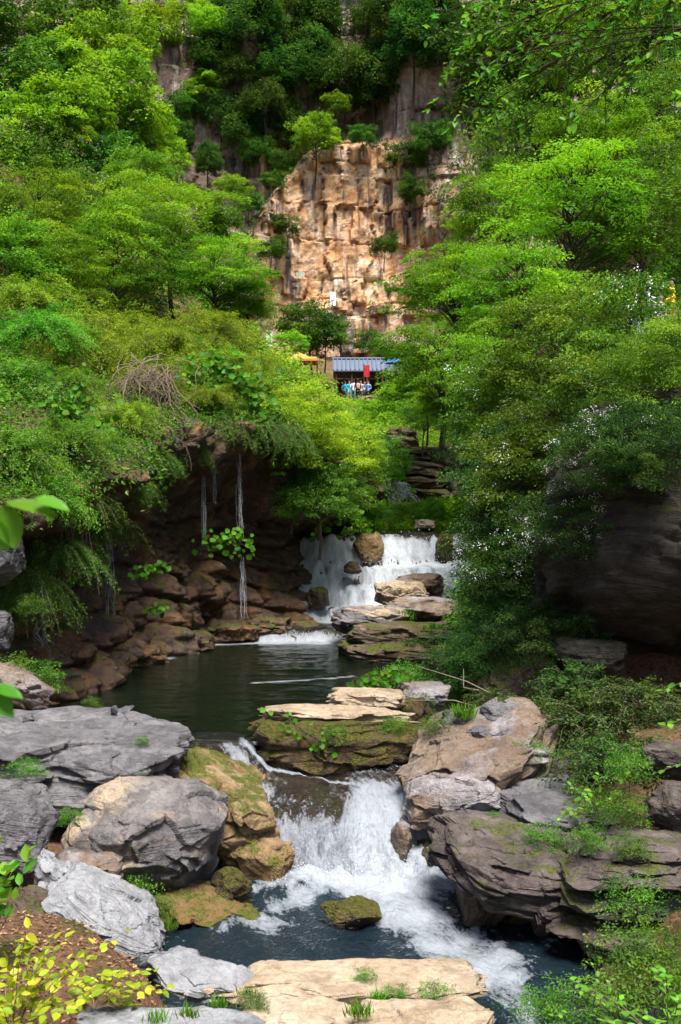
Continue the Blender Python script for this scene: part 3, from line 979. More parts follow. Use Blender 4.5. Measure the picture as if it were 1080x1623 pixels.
# --- mossy island between the pool and the lower falls
rock("boulder", "mossy island boulder with bare tan top at the pool outlet", (408, 662, 1128, 1232), 16.6, 0.75, 'moss', 16, 0.05, (0, 0.02), p=4.5, cuts=9, cut=(0.8, 1.0), rough=0.09, level=7)
rock("slab", "flat tan slab on the front of the mossy island", (424, 640, 1118, 1150), 16.9, 0.50, 'tan', 17, 0.08, (-0.02, 0.02), cat="slab", p=6, cuts=9, cut=(0.75, 1.0), rough=0.05, level=6, hz=0.12)
rock("slab", "upper tan slab stacked at the back of the mossy island", (530, 636, 1090, 1124), 17.5, 0.40, 'tan', 18, -0.1, (-0.02, 0.02), cat="slab", p=6, cuts=9, cut=(0.75, 1.0), rough=0.05, level=6, hz=0.12)
rock("slab", "tan slab half in shade behind the mossy island", (630, 712, 1078, 1122), 18.6, 0.5, 'tanwall', 19, 0.1, cat="slab", p=5, cuts=8, rough=0.06, level=5, hz=0.16)
rock("boulder", "mossy green-brown stone right behind the island's slabs", (600, 690, 1100, 1200), 18.0, 0.5, 'moss', 69, 0.1, p=3.5, cuts=8, rough=0.1, level=6)

# --- right foreground
rock("boulder", "tan block with a broken face overhanging the white chute", (650, 800, 1215, 1325), 14.4, 0.55, 'tanwall', 20, -0.25, (0.10, -0.10), p=4.5, cuts=9, cut=(0.7, 0.95), rough=0.07, level=7)
rock("boulder", "large sloping tan and grey slab rising behind the broken tan block", (655, 870, 1135, 1275), 15.2, 1.15, 'tanwall', 74, -0.35, (0.30, -0.22), p=4.5, cuts=9, cut=(0.75, 0.97), rough=0.06, level=7)
rock("boulder", "grey flat rock behind the dark ledge under the shrub", (770, 965, 1240, 1335), 13.9, 0.8, 'grey', 21, 0.1, (0.12, 0.10), p=4, cuts=9, rough=0.06, level=6, strata=0.05)
rock("boulder", "upper of the blue-grey stones heaped by the shrub", (762, 822, 1112, 1166), 15.6, 0.3, 'grey', 22, 0.3, p=3.6, cuts=12, cut=(0.55, 0.85), rough=0.05, level=5)
rock("boulder", "lower left of the blue-grey stones heaped by the shrub", (742, 792, 1146, 1186), 15.2, 0.25, 'grey', 23, 0.7, p=3.6, cuts=12, cut=(0.55, 0.85), rough=0.05, level=5)
rock("boulder", "right small blue-grey stone of the heap by the shrub", (784, 826, 1150, 1192), 15.0, 0.2, 'grey', 24, 1.2, p=3.6, cuts=12, cut=(0.55, 0.85), rough=0.05, level=5)
rock("boulder", "grass-edged grey stone left of the blue-grey heap", (704, 762, 1122, 1175), 15.9, 0.3, 'grey', 25, 0.2, p=3.4, cuts=10, rough=0.06, level=5)
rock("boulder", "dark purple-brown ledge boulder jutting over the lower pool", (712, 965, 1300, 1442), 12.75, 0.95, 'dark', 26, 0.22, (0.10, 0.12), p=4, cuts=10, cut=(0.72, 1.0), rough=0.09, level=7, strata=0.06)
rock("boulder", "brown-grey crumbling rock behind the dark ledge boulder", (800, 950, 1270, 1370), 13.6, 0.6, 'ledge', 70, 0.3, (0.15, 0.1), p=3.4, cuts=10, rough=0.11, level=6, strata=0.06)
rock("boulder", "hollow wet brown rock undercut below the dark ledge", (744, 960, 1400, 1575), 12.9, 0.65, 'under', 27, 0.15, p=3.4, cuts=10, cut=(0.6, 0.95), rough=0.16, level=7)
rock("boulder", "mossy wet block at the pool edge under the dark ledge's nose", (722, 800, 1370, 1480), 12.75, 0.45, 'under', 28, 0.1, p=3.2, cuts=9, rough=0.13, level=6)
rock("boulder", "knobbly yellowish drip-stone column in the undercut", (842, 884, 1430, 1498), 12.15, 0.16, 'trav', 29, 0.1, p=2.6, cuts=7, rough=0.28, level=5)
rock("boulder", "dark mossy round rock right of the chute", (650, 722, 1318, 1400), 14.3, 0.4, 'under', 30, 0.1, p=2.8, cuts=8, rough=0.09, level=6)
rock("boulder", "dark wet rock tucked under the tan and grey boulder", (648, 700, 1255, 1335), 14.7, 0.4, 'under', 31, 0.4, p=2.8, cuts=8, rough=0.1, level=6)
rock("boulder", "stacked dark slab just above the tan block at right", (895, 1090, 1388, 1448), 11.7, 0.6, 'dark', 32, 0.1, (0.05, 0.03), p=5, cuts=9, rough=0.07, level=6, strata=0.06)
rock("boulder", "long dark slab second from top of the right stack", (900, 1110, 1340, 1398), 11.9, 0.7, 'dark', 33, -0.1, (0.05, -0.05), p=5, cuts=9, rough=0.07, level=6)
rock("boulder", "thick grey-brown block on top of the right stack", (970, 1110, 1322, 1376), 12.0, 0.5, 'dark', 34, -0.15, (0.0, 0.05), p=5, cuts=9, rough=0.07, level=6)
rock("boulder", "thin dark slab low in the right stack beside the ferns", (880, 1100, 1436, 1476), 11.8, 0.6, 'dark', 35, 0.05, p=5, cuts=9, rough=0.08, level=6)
rock("boulder", "tan block under the right stack above the water", (922, 1040, 1452, 1514), 11.5, 0.45, 'tanwall', 36, -0.1, (0, 0.05), p=5, cuts=8, cut=(0.8, 1.0), rough=0.05, level=6)
rock("boulder", "earth-coloured bank stone under the tan block", (930, 1110, 1500, 1590), 11.2, 0.6, 'ledge', 37, 0.1, p=3.4, cuts=9, rough=0.1, level=6)
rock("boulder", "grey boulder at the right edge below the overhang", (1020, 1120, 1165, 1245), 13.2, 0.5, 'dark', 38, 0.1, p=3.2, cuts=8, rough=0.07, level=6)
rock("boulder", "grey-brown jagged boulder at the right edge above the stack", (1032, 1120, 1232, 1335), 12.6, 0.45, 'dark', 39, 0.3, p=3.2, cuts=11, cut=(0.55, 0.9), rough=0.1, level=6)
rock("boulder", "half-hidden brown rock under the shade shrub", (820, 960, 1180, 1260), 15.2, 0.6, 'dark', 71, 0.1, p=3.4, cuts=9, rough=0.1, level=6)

# --- the overhanging rock on the right
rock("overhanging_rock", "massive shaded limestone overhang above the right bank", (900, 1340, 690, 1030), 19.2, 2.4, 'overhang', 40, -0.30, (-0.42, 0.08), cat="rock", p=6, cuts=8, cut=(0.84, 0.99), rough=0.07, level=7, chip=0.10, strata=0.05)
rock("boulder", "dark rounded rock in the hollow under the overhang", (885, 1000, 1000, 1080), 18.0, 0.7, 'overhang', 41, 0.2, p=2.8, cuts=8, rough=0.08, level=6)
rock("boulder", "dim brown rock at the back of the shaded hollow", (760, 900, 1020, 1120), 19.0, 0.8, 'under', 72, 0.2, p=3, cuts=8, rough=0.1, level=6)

# --- right bank of the pool: stacked ledges
rock("slab", "thick grey-brown slab, lowest step of the ledges right of the pool", (548, 730, 1012, 1062), 26.0, 1.0, 'ledge', 42, 0.1, cat="slab", p=6, cuts=9, cut=(0.8, 1.0), rough=0.06, level=6, strata=0.07)
rock("slab", "middle brown slab of the ledges right of the pool", (560, 720, 984, 1024), 26.8, 1.0, 'ledge', 43, -0.1, cat="slab", p=6, cuts=9, cut=(0.8, 1.0), rough=0.06, level=6, strata=0.05)
rock("slab", "grey upper slab of the ledges right of the pool", (532, 640, 958, 1006), 28.0, 0.9, 'greytan', 44, 0.1, (0, 0.03), cat="slab", p=5, cuts=9, cut=(0.78, 1.0), rough=0.06, level=6, strata=0.05)
rock("slab", "tan ledge stone half under grass above the pool", (610, 720, 945, 985), 28.8, 0.9, 'tanwall', 45, 0.1, cat="slab", p=5, cuts=9, rough=0.06, level=5)
rock("boulder", "tan block beside the upper cascade, front one of two", (600, 672, 922, 962), 30.2, 0.6, 'tan', 46, 0.25, cat="boulder", p=5, cuts=8, cut=(0.75, 1.0), rough=0.06, level=6)
rock("boulder", "tan block beside the upper cascade, rear one of two", (630, 700, 908, 940), 31.2, 0.6, 'tanwall', 47, 0.1, p=5, cuts=8, rough=0.06, level=5)
rock("boulder", "dark earthen bank rock under the pool ledges", (552, 740, 1046, 1092), 25.0, 1.0, 'under', 73, 0.1, p=4, cuts=8, rough=0.12, level=6)
rock("boulder", "orange-tan rock with a green moss cap dividing the upper waterfall", (562, 606, 846, 892), 33.7, 0.35, 'tanmoss', 48, 0.2, p=3.4, cuts=8, rough=0.09, level=6)
rock("boulder", "dark mossy rock at the right end of the upper waterfall", (690, 720, 846, 896), 33.6, 0.4, 'moss', 49, 0.1, p=3, cuts=8, rough=0.1, level=5)
rock("boulder", "small dark rock under the left strand of the upper waterfall", (546, 572, 890, 912), 32.6, 0.3, 'under', 50, 0.1, p=3, cuts=8, rough=0.1, level=5)
rock("boulder", "wet dark rock at the cascade's left foot", (488, 522, 930, 965), 31.8, 0.35, 'under', 51, 0.1, p=2.6, cuts=8, rough=0.1, level=5)
rock("stone", "flat pale tan stone in the stream above the upper waterfall", (655, 690, 826, 838), 38.5, 0.5, 'tan', 52, 0.1, p=3, cuts=6, level=5, hz=0.2, cat="stone")

# --- waterline rocks along the left wall
for i, (bx, D, lab, m) in enumerate([
        ((385, 470, 976, 1012), 29.6, "long low orange-brown rock on the shelf by the wall", 'trav'),
        ((325, 410, 982, 1024), 28.9, "rusty rounded rock at the far left corner of the pool", 'trav'),
        ((250, 335, 1004, 1040), 27.2, "brown wet rock at the pool edge under the drips", 'trav'),
        ((182, 262, 1020, 1062), 25.2, "rusty rock lapped by white water at the pool's left edge", 'trav'),
        ((125, 205, 1040, 1092), 23.2, "orange lump of drip-stone at the pool's left edge", 'trav'),
        ((80, 155, 1060, 1125), 21.6, "brown mossy rock where the pool meets the left bank", 'trav'),
        ((420, 540, 985, 1012), 30.2, "flat wet shelf rock left of the grey pool ledges", 'trav')]):
    rock("boulder", lab, bx, D, 0.6, m, 80 + i, 0.2 * i, p=3.4, cuts=10, rough=0.13, level=6, chip=0.2)
rock("boulder", "weathered grey boulder poking out of the left bank foliage", (-40, 44, 836, 925), 17.6, 0.6, 'grey', 90, 0.2, p=3, cuts=9, rough=0.08, level=6)
rock("boulder", "mottled grey stone at the left edge below the boulder in foliage", (-30, 20, 960, 1040), 17.2, 0.4, 'grey', 91, 0.2, p=2.8, cuts=9, rough=0.08, level=6)
rock("boulder", "brown sloping rock behind the flat boulder at the left edge", (-30, 80, 1050, 1122), 16.8, 0.7, 'tanwall', 92, 0.3, (0, 0.4), p=3, cuts=8, rough=0.08, level=6)
rock("boulder", "reddish-brown bank rock above the purple flowers", (40, 150, 985, 1060), 21.3, 0.6, 'trav', 93, 0.3, p=3, cuts=8, rough=0.13, level=6)

# --- ledges behind the upper stream
for i, (bx, D, lab, m) in enumerate([
        ((612, 660, 680, 712), 52.0, "square brown block on top of the far stepped ledges", 'ledge'),
        ((612, 700, 712, 736), 51.0, "uppermost long slab of the far stepped ledges", 'ledge'),
        ((614, 704, 734, 756), 50.3, "second slab of the far stepped ledges", 'ledge'),
        ((622, 700, 754, 776), 49.8, "third slab of the far stepped ledges beside the twin falls", 'ledge'),
        ((640, 712, 774, 800), 49.3, "lowest slab of the far stepped ledges", 'ledge'),
        ((690, 762, 708, 752), 50.5, "dark overhung block right of the far ledges", 'dark'),
        ((700, 770, 750, 800), 49.8, "dark lower block right of the far ledges", 'dark'),
        ((560, 616, 725, 800), 48.5, "dark rock face left of the twin falls", 'under'),
        ((595, 618, 700, 750), 50.5, "upright grey-brown stone left of the far ledges", 'dark')]):
    rock("slab" if "slab" in lab else "boulder", lab, bx, D, 1.3, m, 100 + i, 0.45 * math.sin(i * 2.3), (0.05 * math.sin(i * 5), 0.06 * math.cos(i * 3)), cat="slab" if "slab" in lab else "boulder", p=6, cuts=9, cut=(0.78, 1.0), rough=0.08, level=5, strata=0.06)


# ------------------------------------------------------------------ water strands on the wall and the twin falls
M['strand'] = water_mat("thin_falling_water", tint=(0.8, 0.82, 0.85), body=(0.1, 0.1, 0.1), body_amt=0.1, foam_scale=(14, 3.0), foam_col=(0.80, 0.84, 0.90))


def strand(name, label, p0, p1, w, seed, strands=10, bulge=0.25, foam=1.4):
    """a bundle of thin ribbons of water from p0 down to p1"""
    rng = np.random.default_rng(seed)
    S, fo, uvs = Soup(), [], []
    p0, p1 = np.asarray(p0, float), np.asarray(p1, float)
    for k in range(strands):
        t = np.linspace(rng.uniform(0, 0.12), rng.uniform(0.75, 1.0), 40)
        off = rng.uniform(-0.5, 0.5) * w
        path = p0[None] + (p1 - p0)[None] * t[:, None]
        path[:, 0] += off * (0.5 + t) + fbm(xyz(t * 6, t * 0 + k), 3, seed) * 0.05 * w / 0.1
        path[:, 1] -= bulge * np.sqrt(t) * 0.6 + rng.uniform(0, 0.05)
        r = 0.55 * w / strands * (0.55 + 0.45 * fbm(xyz(t * 14, t * 0 + 3 * k), 3, seed + 2)) * rng.uniform(0.5, 1.1)
        V, q = tube(path, np.maximum(r, 0.003), 6)
        S.add(V, q)
        fo.append(np.full(len(V), foam * rng.uniform(0.75, 1.1)))
        uvs.append(np.stack([np.tile(np.arange(6) / 12, 40) + k, np.repeat(t * np.linalg.norm(p1 - p0), 6)], 1))
    me = mesh_np(name, np.concatenate(S.V), [np.concatenate(f) for f in S.F.values()], M['strand'], attrs={"foam": np.concatenate(fo)}, uv=np.concatenate(uvs))
    return tag(link(name, me), label, "water", kind="structure")


strand("dripping_water", "thin strand of water dripping from the wall, left one", at(322, 692, 28.2), at(325, 880, 27.9), 0.13, 1)
strand("dripping_water", "thin strand of water dripping from the wall, middle one", at(338, 690, 28.3), at(342, 800, 28.2), 0.10, 2, foam=1.1)
strand("dripping_water", "thin strand of water dripping from the wall, right one", at(379, 700, 28.9), at(383, 870, 28.6), 0.13, 3)
strand("dripping_water", "faint spray of water at the dark left end of the wall", at(172, 830, 23.0), at(178, 1040, 22.8), 0.18, 4, strands=8, foam=0.9)
strand("dripping_water", "lower continuation of the right drip into the pool", at(384, 880, 28.5), at(388, 980, 28.2), 0.12, 5, foam=1.0)
strand("dripping_water", "faint trickle in front of the orange bank rock", at(66, 930, 20.0), at(70, 1040, 19.7), 0.25, 6, strands=8, foam=0.75)
strand("small_waterfall", "narrow left one of the twin falls by the far ledges", at(612, 758, 46.6), at(628, 806, 45.4), 0.34, 7, strands=12, foam=1.5)
strand("small_waterfall", "broad right one of the twin falls by the far ledges", at(634, 762, 46.4), at(648, 800, 45.2), 0.75, 8, strands=22, foam=1.5)


def spray():
    rng = np.random.default_rng(5)
    n = 500
    base = np.array([[1, 0, 0], [-1, 0, 0], [0, 1, 0], [0, -1, 0], [0, 0, 1], [0, 0, -1]], float)
    tri = np.array([[0, 2, 4], [2, 1, 4], [1, 3, 4], [3, 0, 4], [2, 0, 5], [1, 2, 5], [3, 1, 5], [0, 3, 5]])
    x = rng.uniform(-0.85, 1.0, n)
    y = 13.45 + rng.uniform(0, 1, n) ** 0.8 * 0.6
    z = np.maximum(falls_z(x, y), 0) + 0.06 + np.abs(rng.normal(0, 0.07, n))
    m = 300
    x2 = rng.uniform(0.0, 3.2, m)
    y2 = 33.0 + rng.uniform(0, 1, m)
    z2 = upper_z(x2, y2) + 0.1 + np.abs(rng.normal(0, 0.12, m))
    P = np.concatenate([np.stack([x, y - 0.05, z], 1), np.stack([x2, y2 - 0.1, z2], 1)])
    s = np.concatenate([rng.uniform(0.002, 0.006, n), rng.uniform(0.004, 0.012, m)])
    V = (P[:, None] + base[None] * s[:, None, None] * np.array([1, 1, 1.8])).reshape(-1, 3)
    T = (tri[None] + (np.arange(n + m) * 6)[:, None, None]).reshape(-1, 3)
    me = mesh_np("spray", V, T, plain("water_droplets", (0.85, 0.88, 0.92), 0.3))
    tag(link("spray_droplets", me), "white droplets thrown up by the falls", "spray", kind="stuff")


spray()

# ================================================================== trees, shrubs, vines, weeds
def leaves(P, d, n, L, W, tint, fold=0.12, shape='kite'):
    """leaf blades: P base points, d axis, n facing, L length, W half width as a share of L"""
    d = norm(d)
    s = norm(np.cross(d, n))
    n = np.cross(s, d)
    L = np.asarray(L)[:, None]
    k = len(P)
    if shape == 'kite':
        V = np.stack([P, P + d * L * 0.45 + s * L * W + n * L * fold, P + d * L - n * L * fold * 0.6, P + d * L * 0.45 - s * L * W + n * L * fold], 1)
        f = np.arange(k)[:, None] * 4 + np.array([[0, 1, 2, 3]])
    else:                                   # rounded leaf of six points
        V = np.stack([P, P + d * L * 0.22 + s * L * W * 0.95 + n * L * fold * .6, P + d * L * 0.66 + s * L * W * 0.85 + n * L * fold, P + d * L - n * L * fold,
                      P + d * L * 0.66 - s * L * W * 0.85 + n * L * fold, P + d * L * 0.22 - s * L * W * 0.95 + n * L * fold * .6], 1)
        f = np.arange(k)[:, None] * 6 + np.array([[0, 1, 2, 3, 4, 5]])
    m = V.shape[1]
    return V.reshape(-1, 3), f, np.repeat(tint, m)


def blade_mesh(name, parts, mat):
    V, Fs, T, n = [], [], [], 0
    for v, f, t in parts:
        V.append(v)
        Fs.append(f + n)
        T.append(t)
        n += len(v)
    by = {}
    for f in Fs:
        by.setdefault(f.shape[1], []).append(f)
    return mesh_np(name, np.concatenate(V), [np.concatenate(x) for x in by.values()], mat, smooth=False, attrs={"tint": np.concatenate(T)})


def sprays(rng, C, R, per, L, W=0.26, flat=0.22, droop=0.35, up=1.0, wild=0.5, tint0=None, spread=0.25, radial=None):
    """leaf sprays round the centres C with radii R"""
    n = len(C)
    idx = np.repeat(np.arange(n), per)
    m = len(idx)
    a = rng.uniform(0, 2 * np.pi, m)
    r = np.sqrt(rng.uniform(0.02, 1, m))
    rad = np.stack([np.cos(a), np.sin(a), np.zeros(m)], 1)
    Rr = R[idx]
    tilt = rng.normal(0, 0.22, (n, 2))[idx]
    z = rng.normal(0, flat, m) * Rr - droop * (r ** 2) * Rr + (rad[:, :2] * tilt).sum(1) * r * Rr
    P = C[idx] + rad * (r * Rr)[:, None]
    P[:, 2] += z
    d = rad * 1.0 + rng.normal(0, wild, (m, 3)) + np.array([0, 0, -droop])
    nn = np.array([0, 0, up]) + rng.normal(0, wild, (m, 3))
    if radial is not None:
        nn = nn + norm(P - radial) * 0.8
    ct = rng.uniform(0.15, 0.85, n) if tint0 is None else tint0
    t = np.clip(ct[idx] + rng.normal(0, spread * 0.36, m), 0, 1)
    return leaves(P, d, nn, L * rng.uniform(0.65, 1.25, m), W, t)


def crown_points(rng, n, R, Rz, shell=0.55, lumpy=0.25, seed=0, low=-0.75):
    u = norm(rng.normal(size=(n * 3, 3)))
    u = u[u[:, 2] > low][:n]
    r = shell + (1 - shell) * rng.uniform(0, 1, len(u)) ** 0.6
    r = r * (1 + lumpy * fbm(u * 1.7 + seed, 3, seed) * 1.8)
    return u * r[:, None] * np.array([R, R, Rz])


def limbs(S, rng, C, R, Rz, trunk_r, length, every=1, lean=(0, 0), fork=0.3):
    """a trunk rising to the crown's middle and curved limbs to the spray centres"""
    top = np.array([lean[0], lean[1], Rz * 0.35])
    t = np.linspace(0, 1, 9)
    base = np.array([-lean[0] * 0.4, -lean[1] * 0.4, -length])
    path = base + (top - base) * t[:, None] + np.stack([np.sin(t * 5) * 0.06 * R, np.cos(t * 4) * 0.06 * R, t * 0], 1)
    S.tube(path, trunk_r * (1.15 - 0.8 * t), 7)
    for c in C[::every]:
        h = np.clip((c[2] - np.hypot(c[0], c[1]) * rng.uniform(0.5, 0.95) + length) / (Rz * 0.35 + length), 0.45, 0.97)
        p0 = base + (top - base) * h
        tt = np.linspace(0, 1, 6)[:, None]
        mid = (p0 + c) / 2 + np.array([0, 0, 0.10 * np.linalg.norm(c - p0)]) + rng.normal(0, 0.05, 3) * R
        q = (1 - tt) ** 2 * p0 + 2 * tt * (1 - tt) * mid + tt ** 2 * c
        S.tube(q, np.linspace(trunk_r * 0.34, trunk_r * 0.05, 6), 4)


PROTO = {}


def proto_tree(key, seed, R, Rz, n, per, L, mat, W=0.26, cr=0.34, flat=0.14, droop=0.3, up=1.0, wild=0.45, shell=0.5, lumpy=0.3, trunk_r=0.10, length=None, every=2, bark='bark', low=-0.7, radial=False):
    rng = np.random.default_rng(seed)
    C = crown_points(rng, n, R, Rz, shell, lumpy, seed, low)
    Rr = R * cr * rng.uniform(0.6, 1.3, len(C))
    tint = np.clip(0.5 + 0.35 * fbm(C / R * 1.5 + 5, 2, seed) * 2 + rng.normal(0, 0.14, len(C)), 0.02, 0.98)
    blades = [sprays(rng, C, Rr, per, L, W, flat, droop, up, wild, tint, radial=np.zeros(3) if radial else None)]
    crown = blade_mesh(key + "_crown", blades, mat)
    S = Soup()
    limbs(S, rng, C, R, Rz, trunk_r, length or Rz * 2.2, every)
    trunk = S.mesh(key + "_trunk", M[bark])
    PROTO[key] = dict(crown=crown, trunk=trunk, R=R, Rz=Rz)


def proto_arching(key, seed, R, n, per, L, mat, W=0.22, up=0.9, gravity=0.55, bark='twig', side=1.0, stem=0.012):
    """a shrub of long arching twigs with small leaves along them"""
    rng = np.random.default_rng(seed)
    S, parts = Soup(), []
    for i in range(n):
        a = rng.uniform(0, 2 * np.pi)
        el = np.arcsin(rng.uniform(0.05, 1.0)) * up
        l = R * rng.uniform(0.75, 1.35)
        t = np.linspace(0, 1, 9)
        d0 = np.array([np.cos(a) * np.cos(el), np.sin(a) * np.cos(el) * side, np.sin(el)])
        st = np.array([rng.normal(0, 0.16), rng.normal(0, 0.16), -0.35]) * R
        path = st + d0 * (l * t)[:, None]
        path[:, 2] -= gravity * l * t ** 2.2
        path += (fbm(np.stack([t * 3 + i, t * 0, t * 0], 1), 2, seed) * 0.06 * R)[:, None] * norm(np.cross(d0, [0, 0, 1.0]))
        S.tube(path, stem * (1.1 - t), 3)
        tt = rng.uniform(0.22, 1, per)
        P = np.stack([np.interp(tt, t, path[:, k]) for k in range(3)], 1)
        tg = norm(np.stack([np.interp(tt, t, np.gradient(path[:, k])) for k in range(3)], 1))
        sd = norm(np.cross(tg, np.array([0, 0, 1.0])))
        P = P + rng.normal(0, 0.045 * R, (per, 3)) * np.array([1, 1, 0.7])
        sg = np.where(rng.uniform(size=per) < 0.5, -1.0, 1.0)
        d = tg * 0.6 + sd * sg[:, None] + rng.normal(0, 0.3, (per, 3)) + np.array([0, 0, -0.15])
        nn = np.array([0, 0, 1.0]) + rng.normal(0, 0.4, (per, 3))
        tc = np.clip(rng.normal(0.5, 0.2) + rng.normal(0, 0.15, per) + 0.12 * tt, 0, 1)
        parts.append(leaves(P, d, nn, L * rng.uniform(0.6, 1.3, per), W, tc))
    PROTO[key] = dict(crown=blade_mesh(key + "_crown", parts, mat), trunk=S.mesh(key + "_stems", M[bark]), R=R, Rz=R)


# leaf colours: spring yellow-greens, mid greens, dark cypress
LF = {}
LF['lime'] = leaf_mat("lime_leaves", (0.050, 0.140, 0.008), (0.140, 0.310, 0.014), (0.270, 0.450, 0.024), 0.48)
LF['fresh'] = leaf_mat("fresh_green_leaves", (0.028, 0.115, 0.010), (0.080, 0.245, 0.016), (0.170, 0.380, 0.028), 0.48)
LF['yellow'] = leaf_mat("yellow_green_leaves", (0.060, 0.125, 0.006), (0.165, 0.290, 0.012), (0.310, 0.420, 0.022), 0.46)
LF['mid'] = leaf_mat("mid_green_leaves", (0.020, 0.068, 0.008), (0.058, 0.160, 0.016), (0.130, 0.265, 0.028), 0.42)
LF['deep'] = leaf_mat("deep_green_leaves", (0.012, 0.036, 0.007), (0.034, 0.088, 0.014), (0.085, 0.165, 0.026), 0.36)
LF['cypress'] = leaf_mat("cypress_needles", (0.012, 0.044, 0.010), (0.042, 0.118, 0.018), (0.115, 0.215, 0.032), 0.3, gloss=0.005)
LF['vine'] = leaf_mat("broad_vine_leaves", (0.022, 0.085, 0.004), (0.052, 0.165, 0.008), (0.105, 0.26, 0.014), 0.4, gloss=0.006)
LF['yleaf'] = leaf_mat("young_yellow_leaves", (0.11, 0.20, 0.010), (0.25, 0.33, 0.015), (0.42, 0.44, 0.03), 0.4)
LF['spring'] = leaf_mat("spring_bush_leaves", (0.030, 0.075, 0.008), (0.095, 0.185, 0.014), (0.20, 0.31, 0.026), 0.44)
M['petal'] = plain("white_petals", (0.78, 0.76, 0.76), 0.6)
M['purple'] = plain("purple_petals", (0.38, 0.28, 0.62), 0.6)

proto_tree('feather', 1, 3.2, 2.5, 120, 190, 0.15, LF['lime'], W=0.24, cr=0.27, flat=0.09, droop=0.28, wild=0.38, shell=0.45, lumpy=0.32, trunk_r=0.11, every=2)
proto_tree('feather_tall', 2, 2.9, 3.1, 120, 190, 0.15, LF['lime'], W=0.24, cr=0.27, flat=0.09, droop=0.30, wild=0.38, shell=0.42, lumpy=0.38, trunk_r=0.10, every=2)
proto_tree('open_tree', 3, 3.3, 2.9, 74, 190, 0.15, LF['lime'], W=0.25, cr=0.26, flat=0.08, droop=0.25, wild=0.36, shell=0.35, lumpy=0.35, trunk_r=0.10, every=1)
proto_tree('round_tree', 4, 2.4, 2.3, 110, 130, 0.14, LF['fresh'], W=0.28, cr=0.26, flat=0.2, droop=0.35, wild=0.5, shell=0.6, lumpy=0.3, trunk_r=0.09, every=4)
proto_tree('mid_tree', 5, 2.4, 2.2, 110, 130, 0.14, LF['mid'], W=0.28, cr=0.27, flat=0.2, droop=0.35, wild=0.5, shell=0.6, lumpy=0.32, trunk_r=0.09, every=4)
proto_tree('far_lime', 6, 2.6, 2.1, 70, 90, 0.26, LF['lime'], W=0.27, cr=0.30, flat=0.14, droop=0.35, wild=0.42, shell=0.55, lumpy=0.35, trunk_r=0.10, every=6)
proto_tree('far_mid', 7, 2.6, 2.2, 70, 90, 0.26, LF['mid'], W=0.27, cr=0.30, flat=0.18, droop=0.35, wild=0.45, shell=0.55, lumpy=0.35, trunk_r=0.10, every=6)
proto_tree('cypress', 8, 2.3, 2.9, 110, 80, 0.34, LF['cypress'], W=0.18, cr=0.27, flat=0.38, droop=0.1, up=0.9, wild=0.5, shell=0.62, lumpy=0.34, trunk_r=0.14, every=8, low=-0.6, radial=True)
proto_tree('cypress_broad', 9, 2.9, 2.5, 120, 80, 0.34, LF['cypress'], W=0.18, cr=0.26, flat=0.38, droop=0.1, up=0.9, wild=0.5, shell=0.6, lumpy=0.38, trunk_r=0.14, every=8, low=-0.6, radial=True)
proto_tree('yellow_tree', 10, 2.0, 2.0, 110, 150, 0.105, LF['yellow'], W=0.25, cr=0.27, flat=0.10, droop=0.22, wild=0.38, shell=0.45, lumpy=0.3, trunk_r=0.05, every=3)
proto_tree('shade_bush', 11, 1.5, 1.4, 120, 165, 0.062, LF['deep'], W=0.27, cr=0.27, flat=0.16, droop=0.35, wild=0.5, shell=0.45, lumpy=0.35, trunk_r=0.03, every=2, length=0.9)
proto_tree('blossom_bush', 12, 1.5, 1.4, 120, 165, 0.072, LF['spring'], W=0.27, cr=0.27, flat=0.15, droop=0.32, wild=0.48, shell=0.45, lumpy=0.35, trunk_r=0.03, every=2, length=0.9)
proto_tree('small_shrub', 13, 0.55, 0.42, 46, 60, 0.042, LF['mid'], W=0.28, cr=0.33, flat=0.22, droop=0.3, wild=0.5, shell=0.35, lumpy=0.35, trunk_r=0.010, every=2)
proto_arching('willow_shrub', 14, 1.7, 150, 110, 0.075, LF['yellow'])
proto_arching('arching_shrub', 15, 1.6, 150, 110, 0.08, LF['fresh'])
proto_arching('hanging_shrub', 16, 1.3, 130, 100, 0.07, LF['mid'], up=0.55, gravity=0.95)
proto_arching('shade_shrub', 17, 1.2, 80, 62, 0.075, LF['deep'], W=0.27, gravity=0.5)


def blossom_mesh(key, proto, seed, n, size):
    rng = np.random.default_rng(seed)
    me = PROTO[proto]['crown']
    co = np.empty(len(me.vertices) * 3, np.float32)
    me.vertices.foreach_get("co", co)
    co = co.reshape(-1, 3)
    R = PROTO[proto]['R']
    ok = co[(np.linalg.norm(co / R, axis=1) > 0.7)]
    cen = ok[rng.integers(0, len(ok), n)]
    P = np.repeat(cen, 16, 0) + rng.normal(0, size * 1.7, (n * 16, 3))
    V, f, t = leaves(P, rng.normal(0, 1, (len(P), 3)), rng.normal(0, 1, (len(P), 3)), np.full(len(P), size) * rng.uniform(0.7, 1.3, len(P)), 0.4, np.ones(len(P)))
    return mesh_np(key, V, f, M['petal'], smooth=False)


BLOSSOM = blossom_mesh("blossoms", 'blossom_bush', 3, 75, 0.034)


